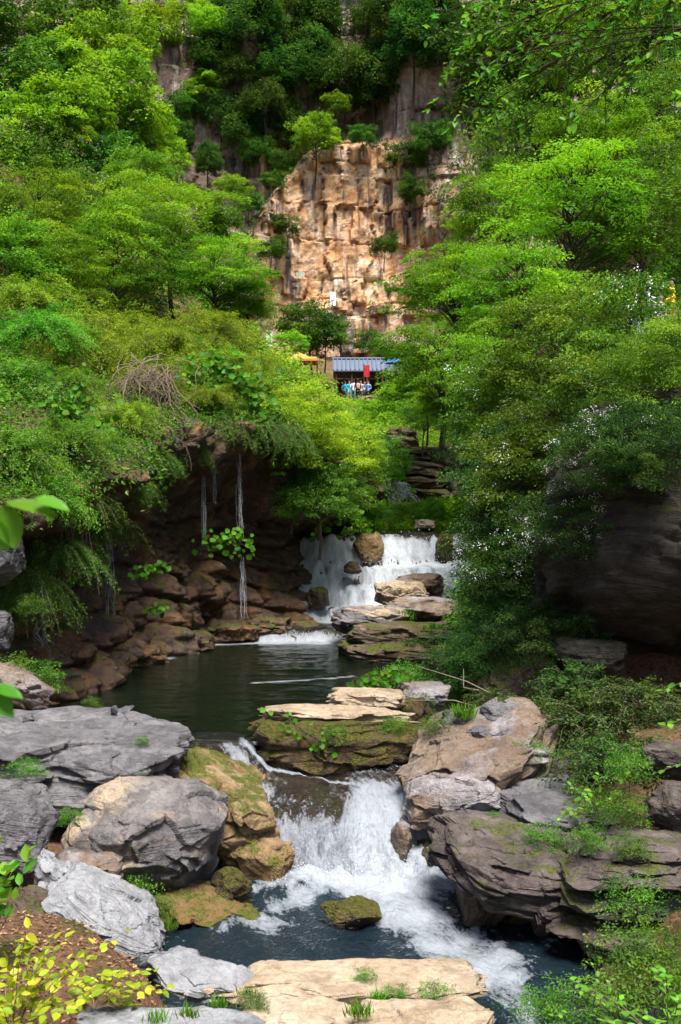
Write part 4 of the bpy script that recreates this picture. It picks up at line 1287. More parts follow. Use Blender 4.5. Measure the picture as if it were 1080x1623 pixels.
def plant(key, px, py, D, R, label, name, cat, group=None, rot=None, squash=1.0, seed=[0], blossom=False):
    """a copy of a built plant with its crown's middle where the photo shows it; it stands on the ground below"""
    seed[0] += 1
    c = at(px, py, D)
    s = R / PROTO[key]['R']
    g = gz(c[0], c[1])
    g = min(g, c[2] - 0.1)
    rz = (seed[0] * 2.399) % (2 * math.pi) if rot is None else rot
    squash = squash * (0.86 + 0.3 * ((seed[0] * 0.618) % 1.0))
    o = thing(name, label, cat, (c[0], c[1], g), group)
    link("crown", PROTO[key]['crown'], o, (0, 0, c[2] - g), (0, 0, rz), (s, s, s * squash))
    link("trunk" if cat == "tree" else "stems", PROTO[key]['trunk'], o, (0, 0, c[2] - g), (0, 0, rz), (s, s, s * squash))
    if blossom:
        link("blossom", BLOSSOM, o, (0, 0, c[2] - g), (0, 0, rz), (s, s, s * squash))
    return o


T = 'tree'


def ledge_D(px, py, D, R):
    for _ in range(2):
        q = at(px, py, D)
        x, z = np.array([q[0]]), np.array([q[2] - 0.9 * R])
        D = min(D, float(cliff_D(x, z)[0][0]) - 0.35 * R)
    return D


# --- trees on the cliff ledges
for px, py, D, R, k, lab in [
        (408, 38, 117, 2.6, 0, 'dark cypress at the top edge left of the tallest top-edge pair'),
        (455, 24, 118, 2.8, 1, "broad dark cypress at the top edge above the cypress crowd's middle"),
        (505, 30, 118, 2.7, 0, 'dark cypress at the top edge next to the brown rock gap'),
        (470, 70, 114, 2.1, 1, 'low broad cypress just under the top-edge row'),
        (340, 88, 113, 2, 0, 'leftmost cypress of the upper crowd beside the dark layered cliff'),
        (376, 118, 112, 2, 1, 'broad cypress right of the layered cliff, second from its edge'),
        (437, 112, 112, 2, 0, 'slender cypress in the centre of the upper crowd'),
        (350, 175, 110, 1.8, 1, 'broad cypress under the leftmost one, above the orange rock patch'),
        (388, 205, 109, 2, 0, "grey-green cypress in the middle of the crowd's lower half"),
        (420, 165, 110, 2.2, 1, 'large rounded cypress in the centre of the crowd'),
        (455, 205, 109, 1.9, 0, 'cypress directly left of the bright tree on the brow'),
        (280, 212, 108, 1.7, 0, "lone pointed cypress at the crowd's lower left"),
        (410, 240, 108, 1.6, 1, "small broad cypress at the crowd's bottom"),
        (365, 20, 118, 2.3, 1, "cypress at the top edge above the layered cliff's right end"),
        (600, 28, 119, 2.6, 1, 'broad cypress at the top edge right of the rock gap'),
        (655, 60, 118, 2.4, 0, 'cypress above the left end of the upper purple cliff'),
        (708, 78, 117, 2.6, 1, 'broad cypress on top of the upper purple cliff'),
        (690, 25, 120, 2.4, 0, 'cypress at the top edge above the purple cliff'),
        (745, 45, 119, 2.3, 1, 'rightmost cypress, half behind the drooping boughs'),
        (330, 255, 107.5, 1.3, 0, "small pointed cypress low at the left of the crowd's foot"),
        (450, 258, 107.5, 1.2, 1, 'smallest cypress, near the top left corner of the orange scar'),
]:
    plant(('cypress', 'cypress_broad')[k], px, py, ledge_D(px, py, D, R), R, lab, "cypress_tree", T, "cypresses on the cliff ledges")
plant('cypress', 498, 96, ledge_D(498, 96, 110, 2.3), 2.3, "dark conical cypress left of the two biggest at the cliff brow", "cypress_tree", T)
plant('cypress_broad', 545, 120, ledge_D(545, 120, 109, 3.0), 3.0, "biggest dark cypress with broad skirts at the brow of the orange cliff", "cypress_tree", T)
plant('cypress', 590, 130, ledge_D(590, 130, 109, 2.6), 2.6, "dark cypress at the right end of the brow above the orange cliff", "cypress_tree", T)
plant('cypress', 630, 30, ledge_D(630, 30, 116, 3.0), 3.0, "tall rounded cypress at the top middle edge of the picture", "cypress_tree", T)
for px, py, D, R, lab in [
        (310, 150, 110, 1.8, "light green tree among cypresses beside the dark layered cliff"), (285, 165, 108, 1.6, "pale green shrubby tree under the dark layered cliff"),
        (325, 135, 111, 1.5, "light green tree upper left of the cypress crowd"), (500, 215, 105.5, 2.2, "bright green tree on the brow left above the orange scar"),
        (535, 165, 107, 1.2, "small bright green tree below the biggest cypress"), (575, 212, 105, 1.2, "small green tree hanging on the brow right of the orange scar's top"),
        (330, 40, 113, 2.0, "yellow-green tree at the top left of the cliff"), (250, 45, 108, 2.4, "bright green tree over the dark layered cliff"),
        (300, 15, 112, 2.2, "yellowish tree at the top edge above the layered cliff"), (372, 300, 103, 1.5, "bright green bush at the foot of the cypress slope"),
        (432, 285, 103.5, 1.1, "green bush on the ledge left of the orange scar"), (268, 250, 100, 1.8, "yellow-green tree at the left foot of the cliff ledges"),
        (395, 320, 102, 1.2, "olive green bush left of the scar halfway down"), (455, 355, 102, 1.3, "green bush clinging to the left edge of the orange scar")]:
    plant('far_lime' if 'bright' in lab or 'yellow' in lab or 'light' in lab else 'far_mid', px, py, ledge_D(px, py, D, R), R, lab, "ledge_tree", T)
for px, py, D, R, lab in [
        (610, 388, 101.5, 1.2, "round dark green bush growing out of the orange cliff's right half"), (645, 245, 106, 1.8, "green scrub in the gully right of the scar's top"),
        (655, 300, 104, 1.3, "dull green scrub lower in the gully right of the scar"), (680, 215, 108, 1.9, "grey-green scrub under the upper purple cliff"),
        (760, 150, 111, 2.2, "dark tree at the foot of the upper right cliff"), (830, 150, 108, 2.4, "mid green tree below the upper right cliff's end"),
        (580, 540, 97, 1.4, "dark green bush at the cliff foot right of the hut roof"), (625, 560, 92, 1.5, "pale green rounded bush behind the hut roof"),
        (430, 395, 100, 1.3, "olive bush on the grey rocks at the left of the scar")]:
    plant('far_mid', px, py, ledge_D(px, py, D, R) if D > 98 else D, R, lab, "ledge_shrub", "shrub")
plant('far_mid', 492, 512, 93, 2.6, "rounded dark green tree in front of the orange cliff's foot", "bushy_tree", T)
plant('far_mid', 515, 530, 92, 1.7, "right shoulder of foliage beside the rounded dark tree", "bushy_tree", T)
plant('far_lime', 465, 545, 89, 1.2, "small bright green tree by the orange canopy", "bushy_tree", T)

# --- left hillside
for px, py, D, R, k, lab in [
        (40, 40, 66, 2.6, 'far_mid', "dull green tree in the top left corner"), (125, 35, 70, 2.6, 'far_mid', "dark green tree at the top edge left of centre"),
        (195, 55, 74, 2.4, 'far_lime', "lime tree at the top edge above the big lime slope"), (150, 90, 63, 2.4, 'far_lime', "lime green tree second row from the top left"),
        (30, 130, 58, 2.4, 'far_mid', "green tree at the left edge near the top"), (80, 120, 60, 2.2, 'far_lime', "bright lime tree at upper left beside the green one"),
        (180, 150, 60, 2.4, 'far_lime', "sunlit yellow-lime tree on the left slope's upper rim"), (120, 175, 57, 2.0, 'far_lime', "lime tree in the middle of the upper left slope"),
        (40, 200, 54, 2.0, 'far_lime', "lime tree at the left edge a quarter down"), (195, 205, 61, 2.0, 'far_lime', "lime tree on the rim below the sunlit one"),
        (210, 255, 62, 1.8, 'far_lime', "yellowish tree at the lower end of the upper rim"), (110, 215, 55, 1.2, 'far_lime', "small rounded yellow tree standing out on the left slope"),
        (160, 245, 56, 1.5, 'far_mid', "shaded green tree under the yellow rim trees"), (60, 260, 50, 1.9, 'far_mid', "mid green tree above the lower left thicket"),
        (235, 205, 64, 1.6, 'far_lime', "outermost lime tree touching the cliff on the left rim")]:
    plant(k, px, py, D, R, lab, "hillside_tree", T)
for px, py, D, R, k, lab in [
        (275, 350, 42, 2.5, 'feather', "large bright green domed tree on the left slope in front of the cliff"), (340, 430, 40, 1.9, 'feather', "bright green tree on the left bank's right rim"),
        (180, 400, 38, 1.9, 'feather_tall', "feathery green tree left of the big domed one"), (230, 300, 45, 1.6, 'round_tree', "fresh green treetop behind the big domed tree"),
        (60, 340, 40, 2.0, 'feather', "feathery tree at the left edge a fifth down"), (130, 330, 44, 1.6, 'mid_tree', "shaded green tree behind the feathery one at left"),
        (20, 420, 34, 1.6, 'round_tree', "leafy green tree at the left edge above the yellow shrubs"), (390, 480, 41, 1.2, 'feather', "small bright tree at the right end of the left slope"),
        (95, 430, 35, 1.5, 'feather_tall', "light green tree over the yellow shrubs at left")]:
    plant(k, px, py, D, R, lab, "feathery_tree", T)
for px, py, D, R, k, lab in [
        (190, 500, 33, 1.5, 'willow_shrub', "yellow-green arching shrub in the middle of the left bank"), (270, 520, 32, 1.4, 'willow_shrub', "yellow-green arching shrub over the dead branches"),
        (330, 500, 34, 1.4, 'willow_shrub', "yellow-green shrub below the small bright tree"), (130, 520, 30, 1.4, 'willow_shrub', "olive arching shrub left of the dead branches"),
        (390, 560, 35, 1.2, 'willow_shrub', "yellowish grassy shrub at the right end of the left bank"), (345, 560, 31, 1.2, 'willow_shrub', "yellow-green shrub directly above the dripping wall"),
        (240, 580, 28.5, 1.0, 'willow_shrub', "olive shrub drooping onto the dead branches"), (60, 500, 28, 1.3, 'arching_shrub', "fresh green arching shrub at the left edge halfway"),
        (30, 580, 25, 1.3, 'arching_shrub', "fresh green drooping shrub at the left edge above the broad leaves"), (100, 590, 26, 1.1, 'arching_shrub', "fresh green drooping shrub left of the bare thicket"),
        (60, 670, 23, 1.1, 'arching_shrub', "green shrub drooping over the left bank"), (20, 740, 20.5, 1.1, 'hanging_shrub', "pale twiggy shrub at the left edge over the boulder"),
        (90, 770, 21, 0.9, 'hanging_shrub', "leafy twigs hanging over the dark left hollow"), (432, 612, 36, 0.9, 'willow_shrub', "yellow-green grassy shrub beside the round yellow tree"),
        (40, 450, 31, 1.4, 'willow_shrub', "olive yellow shrub at the left edge below the leafy tree"), (120, 660, 22.5, 0.8, 'hanging_shrub', "green creeper twigs above the broad-leaved vine"),
        (25, 690, 18.6, 0.95, 'arching_shrub', "fresh green shrub with drooping sprays low at the left edge"), (100, 675, 20.3, 0.95, 'arching_shrub', "fresh green shrub bulging over the bank left of the vine"),
        (165, 690, 22.0, 0.75, 'arching_shrub', "fresh green shrub at the wall lip below the thicket's left end"), (60, 765, 18.4, 0.8, 'arching_shrub', "light green drooping shrub above the grey boulder in foliage"),
        (130, 765, 20.2, 0.65, 'hanging_shrub', "leafy creeper mass at the mouth of the left hollow"), (200, 640, 24.0, 0.8, 'willow_shrub', "olive shrub at the wall lip under the bare thicket"),
        (330, 615, 28.0, 0.7, 'willow_shrub', "yellowish shrub between the broad vine and the thicket")]:
    plant(k, px, py, D, R, lab, "arching_shrub", "shrub")
plant('yellow_tree', 500, 690, 31.5, 1.45, "rounded yellow-green layered tree beside the far huts' gap", "yellow_tree", T)
plant('yellow_tree', 465, 705, 30.6, 1.0, "lower left shoulder tree of the yellow-green layered one", "yellow_tree", T)
plant('yellow_tree', 562, 725, 33.5, 0.95, "lower right yellow-green tree above the stream gap", "yellow_tree", T)
plant('mid_tree', 505, 780, 30.9, 1.05, "mid green leafy shrub hanging below the yellow tree", "leafy_shrub", "shrub")
plant('mid_tree', 548, 775, 32.4, 0.7, "green shrub drooping to the stream above the upper fall", "leafy_shrub", "shrub")
plant('mid_tree', 600, 725, 45, 1.2, "dark green shrub left of the far ledges", "leafy_shrub", "shrub")

for px, py, D, R, lab in [
        (40, 890, 18.9, 0.75, "hanging leafy creeper over the dark bank at the far left"), (100, 845, 20.0, 0.7, "hanging creeper between the far left one and the dark wall"),
        (150, 800, 21.4, 0.7, "hanging creeper at the wall's left corner below the vine"), (205, 745, 23.4, 0.55, "twiggy creeper drooping over the wall lip under the bare thicket's left"),
        (240, 705, 25.2, 0.6, "twiggy creeper drooping over the wall lip under the bare thicket"), (290, 680, 26.8, 0.6, "creeper fringe between bare thicket and the first drips"),
        (350, 650, 28.2, 0.7, "leafy fringe hanging between the drips"), (410, 660, 29.0, 0.75, "leafy fringe right of the right drip"), (452, 665, 29.6, 0.75, "leafy fringe where the wall meets the yellow tree")]:
    plant('hanging_shrub', px, py, D, R, lab, "hanging_creeper", "creeper")
plant('far_lime', 640, 640, 66, 1.6, "bright green bush on the slope below the far people", "leafy_shrub", "shrub")
plant('far_lime', 600, 665, 62, 1.4, "yellow-green grassy bush between far people and far ledges", "leafy_shrub", "shrub")
plant('mid_tree', 672, 655, 49, 0.9, "green bush on top of the far ledges", "leafy_shrub", "shrub")
plant('round_tree', 594, 812, 40, 0.5, "bright green bush at the stream edge above the upper waterfall", "leafy_shrub", "shrub")
plant('round_tree', 684, 812, 42, 0.5, "bright green bush right of the stream above the upper waterfall", "leafy_shrub", "shrub")
plant('far_mid', 665, 625, 70, 1.8, "mid green bush right of the far people", "leafy_shrub", "shrub")

# --- right hillside
for px, py, D, R, k, lab in [
        (905, 330, 33, 2.7, 'open_tree', "tall bright green tree with visible branches on the right slope"), (800, 330, 37, 1.9, 'feather', "bright lime tree left of the tall branching one"),
        (950, 240, 37, 2.2, 'feather_tall', "lime green treetop above the tall branching tree"), (720, 450, 36, 2.0, 'feather', "fresh green spreading tree beside the orange cliff"),
        (820, 460, 31, 2.0, 'open_tree', "branchy green tree in the middle of the right slope"), (1020, 330, 34, 2.0, 'mid_tree', "mid green tree at the right edge above the walkers"),
        (700, 560, 41, 2.0, 'feather', "layered green tree right of the hut roof"), (770, 590, 29, 1.5, 'open_tree', "airy green tree over the white blossoms"),
        (675, 600, 46, 1.3, 'feather_tall', "drooping green tree next to the far people"), (706, 635, 44, 1.3, 'feather', "low bright green tree above the far ledges"),
        (778, 655, 38, 1.4, 'mid_tree', "shaded green tree right of the far ledges"), (860, 210, 46, 2.6, 'mid_tree', "green tree behind the lime treetop"),
        (960, 120, 44, 2.8, 'mid_tree', "mid green tree in the upper right"), (1050, 190, 40, 2.2, 'mid_tree', "mid green tree at the right edge near the top"),
        (820, 90, 56, 3.0, 'far_mid', "dull green tree in the upper right beside the cliff"), (1040, 60, 48, 2.6, 'far_mid', "dark tree in the top right corner"),
        (960, 30, 52, 2.8, 'far_lime', "lime tree at the top edge on the right"), (880, 30, 56, 2.6, 'far_mid', "green tree at the top edge right of centre")]:
    plant(k, px, py, D, R, lab, "slope_tree", T)
for px, py, D, R, k, lab, b in [
        (900, 560, 23, 1.5, 'blossom_bush', "yellow-green bush with few blossoms in the middle of the right bank", False), (1000, 560, 21.5, 1.5, 'blossom_bush', "blossoming bush below the walkers at the right edge", True),
        (810, 640, 24, 1.3, 'blossom_bush', "bush with scattered white blossoms on the right bank", True), (930, 660, 20.5, 1.4, 'blossom_bush', "broad green bush in the middle of the right bank", False),
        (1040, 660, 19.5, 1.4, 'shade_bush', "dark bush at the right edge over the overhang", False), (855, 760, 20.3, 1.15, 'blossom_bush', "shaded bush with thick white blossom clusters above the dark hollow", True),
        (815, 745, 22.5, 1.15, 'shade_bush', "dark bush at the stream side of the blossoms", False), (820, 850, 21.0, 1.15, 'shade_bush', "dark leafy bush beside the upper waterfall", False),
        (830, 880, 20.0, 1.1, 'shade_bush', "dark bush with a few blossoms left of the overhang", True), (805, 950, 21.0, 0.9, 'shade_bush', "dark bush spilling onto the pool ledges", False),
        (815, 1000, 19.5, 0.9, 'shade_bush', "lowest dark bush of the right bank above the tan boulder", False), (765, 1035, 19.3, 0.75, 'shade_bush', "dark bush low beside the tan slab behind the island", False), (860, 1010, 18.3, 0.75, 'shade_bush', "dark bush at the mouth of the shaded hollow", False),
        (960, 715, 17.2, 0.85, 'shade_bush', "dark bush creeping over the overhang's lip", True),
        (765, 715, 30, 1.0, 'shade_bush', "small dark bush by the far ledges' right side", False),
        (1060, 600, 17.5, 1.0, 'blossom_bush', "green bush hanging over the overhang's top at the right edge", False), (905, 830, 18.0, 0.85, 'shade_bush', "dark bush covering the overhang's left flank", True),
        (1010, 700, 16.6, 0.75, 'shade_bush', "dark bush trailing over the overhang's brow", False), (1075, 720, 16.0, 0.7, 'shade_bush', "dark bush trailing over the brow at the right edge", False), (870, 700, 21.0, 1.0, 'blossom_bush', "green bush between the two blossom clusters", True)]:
    plant(k, px, py, D, R, lab, "blossoming_bush" if b else "leafy_bush", "bush", blossom=b)
for px, py, D, R, k, lab in [
        (930, 1110, 15.4, 0.95, 'shade_shrub', "arching dark shrub in front of the shaded hollow"), (850, 1120, 16.0, 0.8, 'shade_shrub', "feathery shrub behind the blue-grey stones"),
        (965, 1180, 14.0, 0.75, 'shade_shrub', "drooping shrub over the grey flat rock"), (880, 1220, 14.8, 0.5, 'shade_shrub', "small shrub between the tan boulder and right boulders"),
        (1020, 1090, 15.0, 0.75, 'shade_shrub', "dark shrub near the right edge under the overhang"), (910, 1060, 17.0, 0.7, 'shade_shrub', "dim shrub deepest in the hollow"),
        (780, 1100, 17.0, 0.45, 'shade_shrub', "low grassy shrub above the large tan boulder"), (660, 1020, 25.5, 0.6, 'shade_shrub', "low green shrub on the pool ledges"),
        (660, 1105, 18.2, 0.40, 'shade_shrub', "leafy shrub behind the mossy island")]:
    plant(k, px, py, D, R, lab, "shade_shrub", "shrub")
for px, py, D, R, lab in [
        (950, 1270, 13.2, 0.36, "leafy weed clump beside the right boulders"), (860, 1330, 12.6, 0.26, "green weed tuft on the dark ledge boulder"), (1010, 1420, 11.2, 0.34, "weed clump hanging on the right stack"),
        (1010, 1500, 10.6, 0.45, "dark leafy clump beside the tan block"), (1030, 1590, 9.4, 0.55, "bright leafy bush in the bottom right corner"), (930, 1600, 9.6, 0.42, "leafy bush at the water's edge in the bottom right"),
        (850, 1600, 9.9, 0.26, "sprig of leaves over the outflow water"), (210, 1420, 12.2, 0.30, "green flowering weed clump behind the pale rock"), (250, 1440, 12.1, 0.24, "second green weed clump behind the pale rock"),
        (225, 1175, 14.0, 0.10, "small weed on the flat boulder's right side"), (225, 1225, 13.6, 0.10, "tiny weed in the joint under the flat boulder"), (40, 1218, 12.6, 0.22, "green weed between flat boulder and wedge boulder"),
        (110, 1295, 12.4, 0.16, "weed sprouting left of the rounded boulder"), (690, 1572, 9.3, 0.15, "green tuft in the crack of the tan slabs"), (625, 1576, 9.25, 0.12, "grassy tuft in the slab crack further left"),
        (580, 1545, 9.7, 0.10, "small sprout at the back edge of the tan slabs"), (400, 1585, 9.0, 0.14, "green tuft beside the low grey slab"), (60, 1075, 17.4, 0.42, "green weeds with purple flowers by the left bank"),
        (20, 1060, 17.0, 0.40, "green weeds at the left edge above the flat boulder"), (145, 1115, 16.0, 0.14, "seedling on the back edge of the flat boulder"), (735, 1285, 14.0, 0.12, "tiny sprout on the tan boulder's foot"),
        (780, 1295, 13.3, 0.12, "round-leaved sprout between tan boulder and dark ledge"), (530, 1165, 15.9, 0.22, "weeds hanging on the mossy island's face"), (630, 1150, 16.2, 0.24, "weeds on the right shoulder of the mossy island"),
        (640, 1070, 19.5, 0.45, "bright leafy weeds behind the island slabs"), (590, 1085, 18.6, 0.28, "bright green weeds by the upper tan slab"), (618, 818, 43, 0.6, "bright green water plants below the twin falls"),
        (668, 806, 45, 0.6, "bright water plants right of the twin falls"), (625, 740, 48.5, 0.7, "ferny green clump above the twin falls"), (1000, 1340, 11.6, 0.22, "weed on top of the right stack"),
        (985, 1285, 12.3, 0.30, "weeds on the earth between the right boulders"), (1000, 1215, 13.0, 0.32, "weeds at the foot of the grey right-edge boulder"), (930, 1330, 11.9, 0.22, "weed tuft at the left end of the right stack"),
        (690, 1150, 15.6, 0.22, "weeds on the shoulder of the sloping tan slab"), (840, 1190, 14.6, 0.26, "weeds at the upper right of the sloping tan slab"), (880, 1455, 11.9, 0.16, "small dark fern in the undercut"), (45, 960, 17.8, 0.30, "leafy weed under the grey boulder in foliage"), (950, 770, 17.6, 0.3, "leaf sprig on the overhang")]:
    plant('small_shrub', px, py, D, R, lab, "weed_clump", "weed")

# ------------------------------------------------------------------ undergrowth that nobody could count
def scatter(name, label, mat, seed, n, side, dmin, dmax, keep=0.0, size=1.0, per=30):
    rng = np.random.default_rng(seed)
    D = np.exp(rng.uniform(np.log(dmin), np.log(dmax), n * 6))
    px = rng.uniform(-80, 1160, n * 6)
    x = (px - CX) / F * D
    dl, dr = XL(D) - x, x - XR(D)
    inside = (dl if side < 0 else dr)
    ok = inside > 0.35
    ok &= fbm(xyz(x * 0.25, D * 0.25), 2, seed) > keep
    x, D = x[ok][:n], D[ok][:n]
    z = ground_z(x, D)
    ws_, wp = wall_lookup(x, D)
    z = np.where(ws_ > -9, np.maximum(z, ws_), z)
    R = (0.010 * D + 0.12) * rng.uniform(0.7, 1.7, len(x)) * size
    C = np.stack([x, D, z + R * rng.uniform(0.1, 0.9, len(x))], 1)
    t = np.clip(0.5 + fbm(xyz(x * 0.4, D * 0.4), 2, seed + 3) * 0.8 + rng.normal(0, 0.12, len(x)), 0, 1)
    idx = np.repeat(np.arange(len(x)), per)
    m = len(idx)
    L = (0.0030 * D + 0.022)[idx] * rng.uniform(0.7, 1.3, m)
    a = rng.uniform(0, 2 * np.pi, m)
    r = np.sqrt(rng.uniform(0, 1, m))
    rad = np.stack([np.cos(a), np.sin(a), a * 0], 1)
    P = C[idx] + rad * (r * R[idx])[:, None]
    P[:, 2] += rng.normal(0, 0.28, m) * R[idx] - 0.35 * r ** 2 * R[idx]
    d = rad + rng.normal(0, 0.5, (m, 3)) + np.array([0, 0, -0.15])
    nn = np.array([0, -0.25, 1]) + rng.normal(0, 0.5, (m, 3))
    V, f, tt = leaves(P, d, nn, L, 0.28, np.clip(t[idx] + rng.normal(0, 0.15, m), 0, 1))
    tag(link(name, mesh_np(name, V, f, mat, smooth=False, attrs={"tint": tt})), label, "undergrowth", kind="stuff")


def wall_lookup(x, D):
    """height of the travertine wall's top where (x, D) lies on its cap, else -10"""
    s = np.linspace(0, _ws[-1], 160)
    v = np.linspace(1.0, 2.0, 8)
    S_, V_ = np.meshgrid(s, v, indexing='ij')
    P, _ = wall_point(S_.ravel(), V_.ravel())
    out = np.full(len(x), -10.0)
    for i in range(0, len(x), 2000):
        d2 = (x[i:i + 2000, None] - P[None, :, 0]) ** 2 + (D[i:i + 2000, None] - P[None, :, 1]) ** 2
        j = d2.argmin(1)
        out[i:i + 2000] = np.where(d2[np.arange(len(j)), j] < 0.2, P[j, 2], -10)
    return out, None


scatter("undergrowth", "fresh green undergrowth covering the left slope", LF['fresh'], 1, 2600, -1, 18, 100, -0.35)
scatter("undergrowth", "yellow-green undergrowth covering the left slope", LF['yellow'], 2, 1200, -1, 26, 60, -0.1)
scatter("undergrowth", "dark green undergrowth in the left slope's shade", LF['mid'], 3, 2200, -1, 17, 100, -0.4)
scatter("undergrowth", "mid green undergrowth covering the right slope", LF['mid'], 4, 3000, 1, 20, 100, -0.5)
scatter("undergrowth", "fresh green undergrowth on the right slope", LF['fresh'], 5, 1500, 1, 24, 100, -0.2)
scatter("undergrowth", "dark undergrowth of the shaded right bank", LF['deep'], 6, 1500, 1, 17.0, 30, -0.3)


def cap_growth():
    rng = np.random.default_rng(19)
    n = 900
    P, _ = wall_point(rng.uniform(0, _ws[-1], n), 1.0 + rng.uniform(0, 1, n) ** 1.5 * 1.0)
    for k, mt in enumerate(('fresh', 'deep', 'mid')):
        C = P[k::3] + np.array([0, 0, 0.1])
        p = sprays(rng, C, rng.uniform(0.25, 0.55, len(C)), 40, 0.10, 0.27, 0.3, 0.5, 0.8, 0.55)
        tag(link("undergrowth", blade_mesh("undergrowth", [p], LF[mt])), ("fresh green", "dark", "mid green")[k] + " growth along the top of the dripping wall", "undergrowth", kind="stuff")


cap_growth()


def gully_growth():
    rng = np.random.default_rng(29)
    n = 1300
    D = np.where(rng.uniform(size=n) < 0.3, rng.uniform(44.6, 48.0, n), rng.uniform(51, 78, n))
    x = XL(D) + (XR(D) - XL(D)) * rng.uniform(-0.05, 1.05, n)
    C = np.stack([x, D, ground_z(x, D) + 0.15], 1)
    p = sprays(rng, C, np.where(D < 50, 0.45, 1.0) * rng.uniform(0.4, 0.9, n), 26, 0.20, 0.2, 0.35, 0.2, 0.7, 0.6)
    tag(link("grass", blade_mesh("grass", [p], LF['lime'])), "grassy growth in the gully below the far people", "grass", kind="stuff")


gully_growth()


def scrub_on_cliff():
    rng = np.random.default_rng(9)
    n = 26000
    x, z = rng.uniform(-40, 40, n), rng.uniform(16, 75, n)
    D, _ = cliff_D(x, z)
    D2, _ = cliff_D(x, z + 0.7)
    ledge = (D2 - D)
    k = (ledge > 0.75) | ((fbm(xyz(x * 0.12, z * 0.12), 3, 91) > 0.30) & (ledge > 0.05) & ((np.abs(x) > 6.5) | (z > 36)))
    x, z, D = x[k], z[k], D[k]
    x, z, D = x[:2600], z[:2600], D[:2600]
    rng2 = np.random.default_rng(10)
    C = np.stack([x, D - 0.15, z + 0.15], 1)
    for nm, mt, sel in (("dull", LF['mid'], slice(0, None, 2)), ("dark", LF['deep'], slice(1, None, 2))):
        Cc = C[sel]
        R = rng2.uniform(0.25, 0.8, len(Cc))
        p = sprays(rng2, Cc, R, 22, 0.26, 0.24, 0.35, 0.2, 0.6, 0.6)
        tag(link("cliff_scrub", blade_mesh("cliff_scrub", [p], mt)), nm + " green scrub clinging to the cliff's ledges", "scrub", kind="stuff")


scrub_on_cliff()


# ------------------------------------------------------------------ plants with leaves large enough to tell apart
def leaf_proto(name, mat, tint, W=0.42, tip=1.0):
    """one cupped leaf, unit long, along +x, facing +z"""
    rows = [(0.0, 0.03), (0.18, 0.72), (0.42, 1.0), (0.68, 0.80), (0.88, 0.38), (1.0, 0.02)]
    V = []
    for u, w in rows:
        w = w * W
        V += [(u, -w, 0.10 * w + 0.03 - 0.12 * u * u), (u, 0, -0.04 - 0.12 * u * u), (u, w, 0.10 * w + 0.03 - 0.12 * u * u)]
    f = []
    for i in range(len(rows) - 1):
        a = i * 3
        f += [[a, a + 3, a + 4, a + 1], [a + 1, a + 4, a + 5, a + 2]]
    return mesh_np(name, np.array(V), np.array(f), mat, attrs={"tint": np.full(len(V), tint)})


VINE = [leaf_proto("vine_leaf", LF['vine'], t, 0.50) for t in (0.25, 0.5, 0.8)]
YLEAF = [leaf_proto("yellow_leaf", LF['yleaf'], t, 0.30) for t in (0.3, 0.6, 0.9)]
GLEAF = [leaf_proto("green_leaf", LF['fresh'], t, 0.32) for t in (0.4, 0.6, 0.9)]


def frame_euler(d, n):
    d = np.asarray(d, float) / np.linalg.norm(d)
    y = np.cross(n, d)
    y /= np.linalg.norm(y) + 1e-9
    z = np.cross(d, y)
    return Matrix(((d[0], y[0], z[0]), (d[1], y[1], z[1]), (d[2], y[2], z[2]))).to_euler()


def add_leaf(o, base, mesh, p, d, n, L):
    q = np.asarray(p) - base
    return link("leaf", mesh, o, q, frame_euler(d, n), (L, L, L))


def vine(label, pts, D0, n, L, seed, protos=VINE, name="broad_leaved_vine", cat="vine", jitter=30, face=(0.1, -1.0, 0.55)):
    """hanging vine: leaves scattered round a polyline of photo points (px, py, D)"""
    rng = np.random.default_rng(seed)
    Q = np.array([at(*p) for p in pts])
    base = Q[-1]
    o = thing(name, label, cat, base)
    S = Soup()
    for k in range(4):
        tt = np.linspace(0, 1, 14)
        pa = np.stack([np.interp(tt * (len(Q) - 1), np.arange(len(Q)), Q[:, c]) for c in range(3)], 1) - base
        pa += fbm(np.stack([tt * 5, tt * 0 + k * 3, tt * 0], 1), 3, seed + k)[:, None] * rng.normal(0, 0.25, 3) * np.array([1, 0.2, 0.6])
        S.tube(pa, 0.006, 4)
    link("stems", S.mesh("vine_stems", M['bark']), o)
    tt = rng.uniform(0, 1, n) * (len(Q) - 1)
    P = np.stack([np.interp(tt, np.arange(len(Q)), Q[:, c]) for c in range(3)], 1)
    sp = jitter / F * Q[:, 1].mean()
    P += rng.normal(0, 1, (n, 3)) * np.array([sp, sp * 0.35, sp * 0.8])
    for i in range(n):
        d = np.array([rng.normal(0, 0.6), -0.35, -0.6]) + rng.normal(0, 0.3, 3)
        nn = np.asarray(face) + rng.normal(0, 0.35, 3)
        add_leaf(o, base, protos[rng.integers(len(protos))], P[i], d, nn, L * rng.uniform(0.6, 1.25))
    return o


